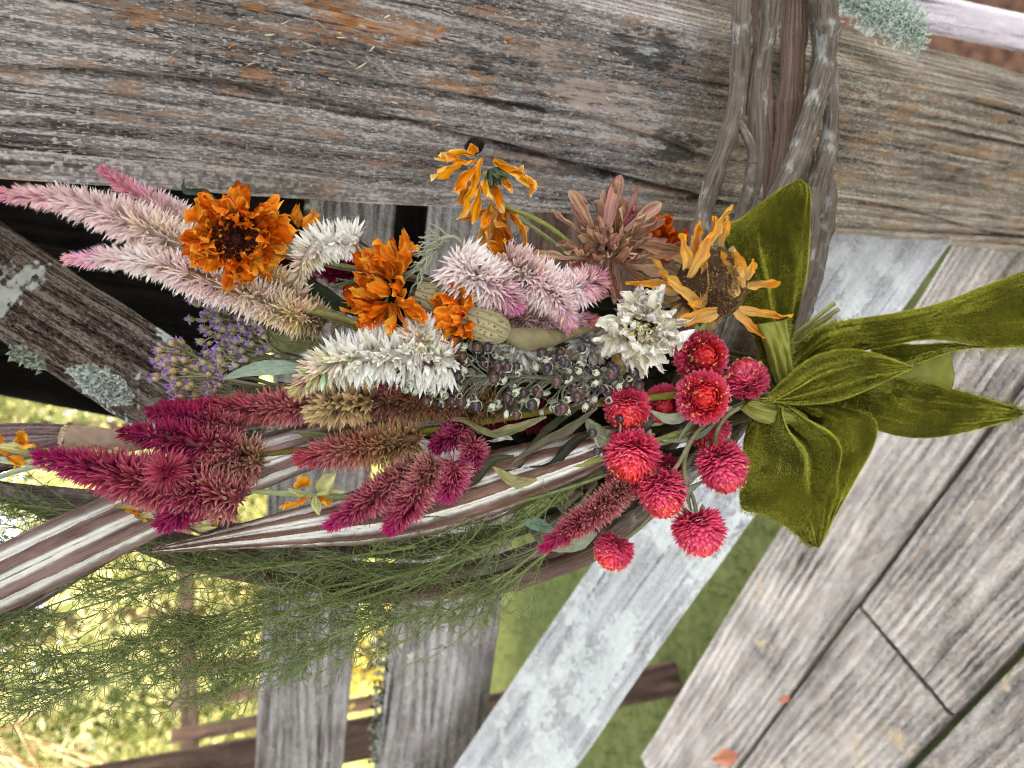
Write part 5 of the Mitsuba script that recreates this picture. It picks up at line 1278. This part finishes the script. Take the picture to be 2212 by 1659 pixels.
for (a_, b_, r) in (((1300, 985), (1280, 935), 10), ((1300, 985), (1290, 975), 9), ((1340, 970), (1340, 905), 9)):
    sv.append(tube(pts3([a_, b_], -.008), [.0006, .0005], 5, 6, col=c(170, 168, 150)))
    s_ = trimesh.creation.icosphere(2, r * PX)
    part(t, 'berry', (np.array(s_.vertices) + P(*b_, -.010), np.array(s_.faces), np.tile(c(64, 50, 54), (len(s_.vertices), 1))), 'm_berry')
part(t, 'twig', join(sv), 'm_dry')

# statice clusters
def statice(label, heads, root, off, tanm=0.0, seed=0):
    rg = nrng(); t = thing('statice_cluster', label, 'statice')
    st, bd, fl = [], [], []
    buds_o, buds_d, cols = [], [], []
    for (u, v, n, sp) in heads:
        e = P(u, v, off); b0 = P(*root, off + .004)
        cen = spline([b0, (b0 + e) / 2 + rg.normal(0, .003, 3), e], 12)
        st.append(tube(cen, [.0011, .0008], 6, 12, col=[c(120, 116, 88), c(140, 134, 104)]))
        for i in range(n):
            q = e + rg.normal(0, 1, 3) * np.array([.8, 1, .6]) * sp * PX * .5
            d = unit(q - cen[7] + rg.normal(0, .002, 3))
            st.append(tube([cen[rg.integers(6, 11)], (cen[9] + q) / 2 + rg.normal(0, .001, 3), q], [.0005, .0004], 4, 5, col=c(130, 126, 96)))
            buds_o.append(q); buds_d.append(d)
    o, d = np.array(buds_o), np.array(buds_d); n = len(o)
    A = np.arange(8) * math.pi / 4
    h = np.array([[z_, w_ * math.cos(q), w_ * math.sin(q)] for z_, w_ in ((-.1, .1), (.25, .42), (.6, .5), (.95, .36), (1.1, .1)) for q in A])
    V, F = instanced(h, gridf(5, 8, True), o, d, rg.normal(0, 1, (n, 3)), rg.uniform(.0028, .0038, n))
    cb = (c(158, 156, 116) * (1 - tanm) + c(190, 160, 116) * tanm) * rg.uniform(.6, 1.1, (n, 1))
    part(t, 'buds', (V, F, np.repeat(cb, 40, 0) * np.tile(np.repeat([.6, .8, 1, 1.1, 1], 8), n)[:, None]), 'm_dry', kind='stuff')
    m = 11; O = np.repeat(o + d * .0030, m, 0); D = unit(np.repeat(d, m, 0) * .6 + rg.normal(0, .7, (n * m, 3)))
    keep = rg.random(len(O)) < (.95 - .7 * tanm)
    V, F = instanced(TEP_V, TEP_F, O[keep], D[keep], rg.normal(0, 1, (keep.sum(), 3)), rg.uniform(.0020, .0036, keep.sum()), rg.uniform(.0012, .0019, keep.sum()))
    part(t, 'florets', (V, F, np.repeat(np.clip(c(176, 142, 200) * rg.uniform(.75, 1.3, (keep.sum(), 1)), 0, .9), 9, 0)), 'm_petal', kind='stuff')
    part(t, 'stalks', join(st), 'm_dry')


statice('lilac purple statice cluster showing its flowers under the tan plume end', [(462, 650, 26, 46), (478, 690, 34, 52), (520, 668, 22, 44)], (700, 770), .020)
statice('second lilac statice cluster just above the mint green leaf', [(530, 722, 22, 40), (500, 760, 32, 50), (490, 790, 26, 44), (560, 735, 14, 40)], (720, 790), .012)
statice('dim lilac statice cluster seen behind the crumpled grey green leaf', [(560, 690, 20, 46)], (720, 770), .032)
statice('faded tan statice cluster reaching over the lichened brace', [(378, 770, 24, 40), (372, 800, 24, 40), (400, 815, 18, 40), (470, 812, 12, 40)], (640, 850), .014, tanm=.7)
statice('small faded statice sprig above the crimson plume tip', [(430, 838, 16, 34), (405, 855, 10, 30), (465, 850, 10, 30)], (640, 860), .014, tanm=.5)

# calendula buds
def calendula(label, u, v, off, parts_, sep):
    rg = nrng(); t = thing('calendula', label, 'calendula')
    for (a_, b_, w_) in parts_:
        A_, B_ = P(u + a_[0], v + a_[1], off), P(u + b_[0], v + b_[1], off - .003)
        add_petal(t, A_, B_ - A_, TOW + rg.normal(0, .3, 3), np.linalg.norm(B_ - A_) * 1.05, w_ * PX, rg, c(206, 116, 16), c(236, 160, 40), c(240, 190, 90), shape='zin', cup=.8, ruf=.9, crink=.24, twist=rg.normal(0, .6), teeth=.12)
    for (a_, b_, w_) in sep:
        A_, B_ = P(u + a_[0], v + a_[1], off - .003), P(u + b_[0], v + b_[1], off - .006)
        add_petal(t, A_, B_ - A_, TOW + rg.normal(0, .5, 3), np.linalg.norm(B_ - A_) * 1.2, w_ * PX, rg, c(170, 170, 110), c(206, 204, 146), c(150, 150, 96), name='sepal', shape='lan', b=(.5, -1.2, .2), cup=.8, ruf=.3, crink=.1, twist=rg.normal(0, .6))


calendula('orange calendula petals with pale calyx at the far edge', 20, 960, -.004, [((0, 20), (-40, -36), 40), ((10, 15), (30, -22), 44), ((20, 10), (56, 10), 34), ((0, 25), (20, 46), 30)], [((50, 25), (-30, 0), 26), ((60, 30), (100, 30), 40), ((40, 40), (80, 60), 40)])
calendula('pale green curled calyx with an orange fringe above the magenta brush tip', 215, 985, -.004, [((-20, 10), (-30, 22), 20), ((-5, 14), (0, 30), 20), ((10, 14), (24, 26), 18)], [((-30, 0), (15, -10), 24), ((-25, -16), (35, -8), 22), ((-20, -20), (25, 12), 26), ((40, -20), (25, 25), 22)])
calendula('orange scraps under the thick crimson plume', 285, 1100, .002, [((-20, -8), (10, -2), 20), ((-10, -2), (20, 10), 22), ((5, 0), (36, 18), 22)], [((-40, -6), (20, 4), 12), ((20, 12), (60, 0), 26), ((10, 18), (50, 20), 16)])
calendula('bright orange calendula with pale calyx on the pale green stem', 672, 1062, -.006, [((-10, -12), (-14, -34), 40), ((-10, 14), (-66, 28), 24), ((0, 14), (40, 28), 26)], [((20, 4), (50, -34), 40), ((-4, 0), (-44, -4), 22), ((10, 10), (66, -2), 14), ((10, 8), (16, 44), 20)])
calendula('yellow green calendula bud between the okra pods', 440, 1130, .006, [((10, -2), (30, -4), 14), ((14, 2), (26, 10), 12)], [((-30, 2), (20, -10), 18), ((-28, 6), (20, 10), 18), ((0, 0), (34, -16), 14)])

# twisted seed head beside the coneflowers
rg = nrng(); t = thing('withered_seed_head', 'withered grey green seed head arching on a thin dark stem', 'seed head')
sp = spline(pts3([(780, 588), (850, 596), (905, 575), (935, 530), (972, 512), (990, 518), (1010, 560), (1050, 610)], -.004), 60)
part(t, 'stem', tube(sp[::5], [.0008, .0009, .0014, .0010, .0009], 8, 60, col=[c(60, 56, 44), c(120, 126, 100), c(150, 156, 130), c(90, 92, 66)]), 'm_dry')
cur = []
for i in range(46):
    k = rg.integers(20, 38); q = sp[k] + rg.normal(0, .0012, 3) + np.array([0, .0022, 0])
    st = unit(sp[k] - sp[k + 1] + rg.normal(0, .0006, 3))
    cur.append(q + np.cumsum(np.vstack([np.zeros(3), st * .0016 + rg.normal(0, .0005, (7, 3))]), 0))
V, F, cl = threads(np.array(cur), .0005, .0003, np.clip(c(170, 176, 150) * rg.uniform(.7, 1.1, (46, 1)), 0, .9), 4)
part(t, 'husk', (V, F, cl), 'm_dry', kind='stuff')
stalk('hair thin dark stem arching from the small white plume', [(775, 520), (800, 540), (835, 575), (900, 590), (970, 618), (1040, 650)], [3, 3, 2.5], [c(60, 48, 36), c(54, 44, 40)], .0, name='thin_reed')
# dark pointed flower bud
rg = nrng(); t = thing('dark_bud', 'small blackish yellow bud under the spotted zinnia cup', 'bud')
flowerhead(t, P(915 + 0, 772, .0) * 0 + P(918 + 0, 775, .002), (.2, .8, -.4), [dict(n=8, r=6, el=.9, L=34, W=16, shape='lan', cup=.6)], rg, c_fn=lambda r, k: (c(60, 52, 34), c(140, 120, 60), None))

# feathery grey herb bits
def herb(label, pth, n, ln, col, off, name='feathery_herb', r=.00028, cat='herb', curl=1.0, spread=.9, stemr=.0008, stemc=None, side=1.0):
    rg = nrng(); t = thing(name, label, cat, 'feathery green sprigs' if name == 'fennel_sprig' else None)
    sp = spline(pts3(pth, off), 80); tg, a, b = frames(sp)
    part(t, 'stem', tube(sp[::8], [stemr * 1.2, stemr, stemr * .4], 6, 60, col=stemc if stemc is not None else [c(134, 138, 88), c(120, 132, 84)]), 'm_dry')
    # side twigs carrying curling thread leaves
    cur, cc, tws = [], [], []
    nt = max(6, n // 16); m = 8
    for i in range(nt):
        k = int(np.clip(rg.uniform(.06, 1) ** .8 * 79, 2, 78)); q = sp[k]
        az = rg.uniform(0, 6.3); outv = math.cos(az) * a[k] * .6 + math.sin(az) * b[k]
        d = unit(tg[k] * rg.uniform(.9, 1.5) + outv * rg.uniform(.25, .75) * spread)
        Lt = ln * rg.uniform(1.4, 2.8)
        tw = spline([q, q + d * Lt * .5 + rg.normal(0, .08, 3) * Lt, q + d * Lt + tg[k] * Lt * .25 + rg.normal(0, .1, 3) * Lt], 9)
        tws.append(tw)
        for j in range(n // nt):
            h = rg.integers(1, 9); o = tw[h]; tdir = unit(tw[min(h, 8)] - tw[h - 1])
            dirv = unit(tdir * 1.0 + rg.normal(0, .55, 3) * spread)
            axis = unit(rg.normal(0, 1, 3)); ang = rg.normal(0, .32) * curl + rg.choice([-1, 1]) * .12 * curl
            pp_, v_ = [o], dirv * ln * rg.uniform(.45, 1.1) / (m - 1)
            for z in range(m - 1):
                v_ = v_ * math.cos(ang) + np.cross(axis, v_) * math.sin(ang) + axis * (axis @ v_) * (1 - math.cos(ang))
                ang *= 1.06
                pp_.append(pp_[-1] + v_)
            cur.append(pp_); cc.append(col * rg.uniform(.55, 1.25) + rg.uniform(0, .03) * np.array([1, .9, .3]))
    V, F, cl = threads(np.array(tws), r * 1.5, r, np.tile(col * 1.1 + .01, (len(tws), 1)))
    V2, F2, cl2 = threads(np.array(cur), r, r * .75, np.clip(np.array(cc), 0, .9))
    part(t, 'threads', join([(V, F, cl), (V2, F2, cl2)]), 'm_dry', kind='stuff')


FEN = c(116, 128, 78)
FS = [([(1330, 980), (1200, 1060), (1050, 1130), (900, 1190), (760, 1225)], 300, .024, 'sprig running close under the slender okra pod'),
      ([(1300, 1010), (1150, 1120), (1000, 1210), (850, 1270), (640, 1340), (430, 1400)], 420, .014, 'long sprig through the middle of the feathery mass'),
      ([(1290, 1040), (1180, 1170), (1060, 1260), (900, 1325), (780, 1370), (620, 1430), (470, 1480)], 420, .012, 'outermost sprig nearest the rail boards'),
      ([(1240, 1060), (1050, 1170), (850, 1240), (600, 1290), (350, 1370), (60, 1460)], 460, .022, 'long sprig trailing to the far edge'),
      ([(1000, 1210), (800, 1260), (600, 1330), (400, 1410), (180, 1480), (-30, 1520)], 380, .016, 'sprig with its tip crossing the tan dried branches'),
      ([(900, 1180), (700, 1210), (480, 1240), (260, 1290), (60, 1350), (-60, 1390)], 420, .020, 'sprig lying along the lower vines of the wreath'),
      ([(760, 1200), (560, 1220), (360, 1230), (160, 1290), (-40, 1360)], 330, .030, 'sprig just under the big striped okra pod'),
      ([(1350, 1010), (1240, 1050), (1100, 1090), (960, 1130), (840, 1140)], 170, .003, 'short sprig laid over the white seam of the slender okra pod'),
      ([(1220, 1160), (1150, 1220), (1050, 1290), (930, 1330), (830, 1345)], 200, .012, 'short sprig over the lower grey rail board'),
      ([(830, 1330), (700, 1385), (560, 1430), (440, 1455), (360, 1445)], 190, .010, 'thin sprig drooping before the far fence'),
      ([(420, 1130), (260, 1110), (120, 1100), (-40, 1080)], 260, .034, 'dark sprig behind the thick crimson plume at the far edge'),
      ([(360, 1150), (200, 1150), (80, 1170), (-50, 1180)], 260, .038, 'dark sprig wedged above the big striped okra pod'),
      ([(960, 1240), (740, 1300), (520, 1340), (300, 1390), (130, 1420), (-30, 1440)], 300, .018, 'loose sprig between the two longest ones')]
for pth, n, off, lb in FS:
    herb('feathery dark green ' + lb, pth, int(n * 1.9), 54 * PX, FEN, off, name='fennel_sprig', curl=1.1, r=.00024, spread=1.25)
herb('ashy green feathery herb under the statice clusters', [(700, 835), (620, 830), (540, 838), (470, 850)], 110, 18 * PX, c(120, 134, 112), .018, curl=1.6)
herb('tuft of ashy curled herb beside the wine red plume', [(790, 600), (750, 610), (700, 620)], 90, 14 * PX, c(128, 142, 122), .024, curl=2.2)
herb('dark green curly herb above the long crimson plume', [(1000, 830), (930, 826), (870, 832), (760, 842)], 100, 16 * PX, c(64, 76, 54), .016, curl=1.8)

# ---------------------------------------------------------------- the velvet bow
bow = thing('velvet_bow', 'moss green velvet ribbon bow with frayed tails tied round the stems', 'bow')


def cloth(name, Lp, Rp, thick, off, n=60, m=34, wr=.6, back=True, seed=0, mat='m_velvet', fold=None, ends=(0, 0), doff=None):
    """A length of ribbon between two edge curves (u, v[, off]), puffed by thick (metres along it) like a filled loop."""
    Lc = spline([P(q[0], q[1], off + (q[2] if len(q) > 2 else 0)) for q in Lp], n); Rc = spline([P(q[0], q[1], off + (q[2] if len(q) > 2 else 0)) for q in Rp], n)
    s, t_ = np.linspace(0, 1, n), np.linspace(0, 1, m)
    S, Tm = np.meshgrid(s, t_, indexing='ij')
    th = np.interp(s, np.linspace(0, 1, len(thick)), thick)[:, None]
    base = Lc[:, None] * (1 - Tm)[..., None] + Rc[:, None] * Tm[..., None]
    prof = np.sqrt(np.clip(1 - (2 * Tm - 1) ** 2, 0, 1))
    w = np.linalg.norm(Rc - Lc, axis=1)[:, None]
    wrk = (meshkit.fbm(np.stack([S * 2.2 + seed, Tm * 5 + seed, 0 * S], -1), 3, 5) - .5) * .010 * wr + (meshkit.noise(np.stack([S * 1.1 + seed, Tm * 8, 0 * S + 9], -1), 6) - .5) * .012 * wr * np.clip(1.2 - 1.6 * S, 0, 1)
    if fold is not None: wrk = wrk + fold(S, Tm)
    edge = np.clip(np.minimum(Tm, 1 - Tm) * 6, 0, 1)
    up = th * prof + wrk * edge
    F_ = base + TOW * up[..., None]
    B_ = base - TOW * (th * prof * .9 + .0012 + 0 * up)[..., None] * (1 if back else .3)
    V = np.vstack([F_.reshape(-1, 3), B_.reshape(-1, 3)])
    g = gridf(n, m)
    F = [g, g[:, ::-1] + n * m]
    for row in (np.arange(m), (n - 1) * m + np.arange(m)):
        F.append(np.stack([row[:-1], row[1:], row[1:] + n * m], 1)); F.append(np.stack([row[:-1], row[1:] + n * m, row[:-1] + n * m], 1))
    for cl_ in (np.arange(n) * m, np.arange(n) * m + m - 1):
        F.append(np.stack([cl_[:-1], cl_[1:], cl_[1:] + n * m], 1)); F.append(np.stack([cl_[:-1], cl_[1:] + n * m, cl_[:-1] + n * m], 1))
    V = V + (.0005 * (np.stack([meshkit.fbm(V * 260, 3, q + seed) for q in (1, 2, 3)], -1) - .5))
    part(bow, name, (V, np.vstack(F)), mat, smooth=True)
    if mat == 'm_velvet': PILE.append((V, np.vstack(F)))
    return Lc, Rc


def fray(curve, out, n, ln, rng, r=.00016):
    k = rng.integers(0, len(curve), n); o = curve[k] + rng.normal(0, .0006, (n, 3))
    d = unit(np.asarray(out, float) + rng.normal(0, .8, (n, 3)))
    st = d[:, None] * (ln * rng.uniform(.3, 1.1, (n, 1, 1)) / 5) + rng.normal(0, ln * .09, (n, 5, 3))
    cur = o[:, None] + np.cumsum(np.concatenate([np.zeros((n, 1, 3)), st], 1), 1)
    return threads(cur, r, r * .6, np.clip(c(140, 146, 62) * rng.uniform(.6, 1.2, (n, 1)), 0, .9))


rb = nrng(); fz = []; PILE = []
mm = .001
cloth('tail', [(1690, 800), (1760, 715), (1850, 690), (2010, 662, -.002), (2120, 622), (2290, 560)], [(1680, 850), (1780, 775), (1880, 755), (2010, 732), (2120, 745, .004), (2290, 745)], [3 * mm, 8 * mm, 8 * mm, 7 * mm, 9 * mm, 9 * mm], .004, seed=1, wr=.9, fold=lambda S, T_: .004 * np.sin(T_ * 5 + S * 3) * np.clip(S * 2, 0, 1))
cloth('tail_fold', [(1900, 735), (1980, 745), (2060, 742), (2130, 750), (2290, 728)], [(1860, 800), (1930, 800), (1990, 780), (2080, 752), (2290, 752)], [2 * mm, 4 * mm, 3 * mm, 2 * mm], .016, seed=2)
Lq, Rq = cloth('tail', [(1760, 870), (1850, 795), (1930, 812), (2060, 842), (2150, 868), (2208, 888)], [(1730, 890), (1880, 925), (1960, 944), (2060, 938), (2140, 920), (2200, 902)], [3 * mm, 7 * mm, 8 * mm, 6 * mm, 4 * mm, 1.5 * mm], .014, seed=3, wr=1.0)
fz.append(fray(Lq[24:], (.2, -1, 0), 150, .0045, rb)); fz.append(fray(np.vstack([Lq[-6:], Rq[-6:]]), (1, 0, 0), 120, .004, rb))
cloth('lining', [(1900, 830), (1960, 800), (2010, 762), (2050, 742)], [(1940, 835), (2000, 838), (2050, 850), (2062, 820)], [1 * mm, 2 * mm, 2 * mm, 1 * mm], .022, seed=4, mat='m_satin', wr=.2)
La, Ra = cloth('loop', [(1668, 850), (1640, 760), (1602, 640), (1568, 530), (1566, 492), (1590, 478), (1640, 444), (1690, 408)], [(1704, 850), (1708, 780), (1712, 720), (1738, 600), (1747, 500), (1749, 430), (1744, 402), (1728, 388)], [4 * mm, 6 * mm, 9 * mm, 13 * mm, 12 * mm, 10 * mm, 8 * mm, 4 * mm], .012, seed=5, n=80, wr=1.0, fold=lambda S, T_: .007 * np.exp(-((T_ - .40 + .25 * S) / .09) ** 2) * np.clip(1.15 - S, 0, 1) - .006 * np.exp(-((T_ - .55 + .1 * S) / .06) ** 2) * np.clip(1.2 - 1.4 * S, 0, 1) - .003 * np.exp(-((T_ - .62) / .07) ** 2) * np.clip(1 - 1.3 * S, 0, 1))
Lb, Rb = cloth('loop', [(1640, 880), (1620, 915), (1608, 960), (1606, 1030), (1606, 1098), (1650, 1110), (1700, 1138), (1752, 1180)], [(1712, 872), (1760, 872), (1840, 885), (1888, 908), (1890, 940), (1858, 1010), (1820, 1080), (1770, 1180)], [4 * mm, 8 * mm, 11 * mm, 13 * mm, 13 * mm, 11 * mm, 7 * mm, 2 * mm], .000, seed=6, n=80, m=44, wr=1.3,
               fold=lambda S, T_: 2.6 * (.006 * np.exp(-((T_ - .30 - .10 * S) / .06) ** 2) + .005 * np.exp(-((T_ - .52 - .15 * S) / .06) ** 2) - .005 * np.exp(-((T_ - .41 - .12 * S) / .05) ** 2) - .005 * np.exp(-((T_ - .63 - .15 * S) / .05) ** 2)) * np.clip(1.15 - 1.5 * S, 0, 1))
fz.append(fray(Lb[34:], (-.4, .9, 0), 160, .003, rb)); fz.append(fray(Rb[:30], (.3, -1, -.2), 110, .0045, rb)); fz.append(fray(Lb[-6:], (0, 1, 0), 60, .003, rb))
cloth('fold', [(1655, 868), (1690, 830), (1750, 778), (1830, 756), (1900, 768), (1962, 792)], [(1640, 862), (1720, 872), (1800, 866), (1850, 850), (1910, 822), (1966, 796)], [3 * mm, 9 * mm, 11 * mm, 9 * mm, 6 * mm, 1.5 * mm], -.012, seed=7, wr=1.0, fold=lambda S, T_: .004 * np.exp(-((T_ - .25) / .1) ** 2) * np.clip(1 - S * 1.3, 0, 1) - .004 * np.exp(-((T_ - .45) / .08) ** 2) * np.clip(1 - S * 1.3, 0, 1))
Lk, Rk = cloth('knot', [(1632, 700), (1650, 740), (1668, 800), (1690, 850)], [(1700, 690), (1706, 740), (1712, 790), (1722, 840)], [4 * mm, 6 * mm, 7 * mm, 5 * mm], -.002, seed=8, mat='m_satin', wr=.6, n=40, fold=lambda S, T_: .0010 * np.sin(T_ * 17 + S * 3) - .003 * np.exp(-((T_ - .4 - .2 * S) / .08) ** 2) * S)
fz.append(fray(Rk[:30], (.9, -.3, -.2), 80, .004, rb))
cloth('knot', [(1618, 862), (1640, 862), (1690, 872), (1722, 884), (1740, 896)], [(1600, 884), (1632, 908), (1680, 918), (1720, 912), (1742, 902)], [3 * mm, 6 * mm, 7 * mm, 6 * mm, 3 * mm], -.008, seed=9, mat='m_satin', wr=.4, n=40, fold=lambda S, T_: .0007 * np.sin(T_ * 16 + S))
fz.append(fray(La[5:40], (-.6, .2, -.6), 120, .003, rb)); fz.append(fray(spline([P(1880, 850, .0), P(1940, 800, -.004), P(1990, 770, .0)], 20), (.7, .5, 0), 90, .005, rb))
fz.append(fray(spline([P(1850, 690, .0), P(1780, 705, .0), P(1740, 740, .0)], 20), (-.1, -1, 0), 70, .0035, rb)); fz.append(fray(spline([P(2040, 752, .0), P(2130, 755, .0), P(2212, 750, .0)], 20), (0, 1, 0), 110, .0045, rb))
hp = []
for V_, F_ in PILE:                                            # the nap of the velvet: short fibres standing on the cloth
    A_, B_, C_ = V_[F_[:, 0]], V_[F_[:, 1]], V_[F_[:, 2]]
    nr = np.cross(B_ - A_, C_ - A_); ar = np.linalg.norm(nr, axis=1) / 2
    cnt = int(ar.sum() * 7.5e6); k_ = rb.choice(len(F_), cnt, p=ar / ar.sum())
    w1, w2 = rb.random(cnt), rb.random(cnt); fl = w1 + w2 > 1; w1[fl], w2[fl] = 1 - w1[fl], 1 - w2[fl]
    o_ = A_[k_] + w1[:, None] * (B_ - A_)[k_] + w2[:, None] * (C_ - A_)[k_]
    # lay of the nap: fairly upright, brushed in patches
    lay = np.stack([meshkit.fbm(o_ * 45 + 9, 3, q) for q in (31, 32, 33)], -1) - .5
    cv_ = V_.mean(0); nn_ = unit(nr[k_])
    cent = (A_ + B_ + C_)[k_] / 3 - cv_
    sg = np.sign((nn_ * TOW).sum(1)); front = k_ < len(F_) * .47
    nn_ = nn_ * np.where(front, sg, -sg)[:, None]
    crush = np.clip((meshkit.fbm(o_ * 52, 3, 44) - .46) * 7, 0, 1)[:, None]
    d_ = unit(nn_ + lay * (1.6 + 7.5 * crush) + rb.normal(0, .16, (cnt, 3)))
    hv = np.array([[0, -.5, 0], [0, .5, 0], [1, 0, 0]]); hf = np.array([[0, 1, 2]])
    Vh, Fh = instanced(hv, hf, o_, d_, rb.normal(0, 1, (cnt, 3)), .0011 * rb.uniform(.7, 1.2, cnt), .00016)
    tone = np.clip(.92 + 3.0 * (meshkit.fbm(o_ * 34, 4, 41)[:, None] - .5), .35, 1.7) * rb.uniform(.8, 1.2, (cnt, 1))
    ch = np.repeat(c(172, 168, 62, 1) * tone, 3, 0) * np.tile(np.array([[.12], [.12], [2.0]]), (cnt, 1))  # velvet sheen painted in: dark fibre roots, bright tips
    hp.append((Vh, Fh, np.clip(ch, .002, .9)))
part(bow, 'nap', join(hp), 'm_petal', smooth=False, kind='stuff')
part(bow, 'frayed_threads', join(fz), 'm_dry', kind='stuff')
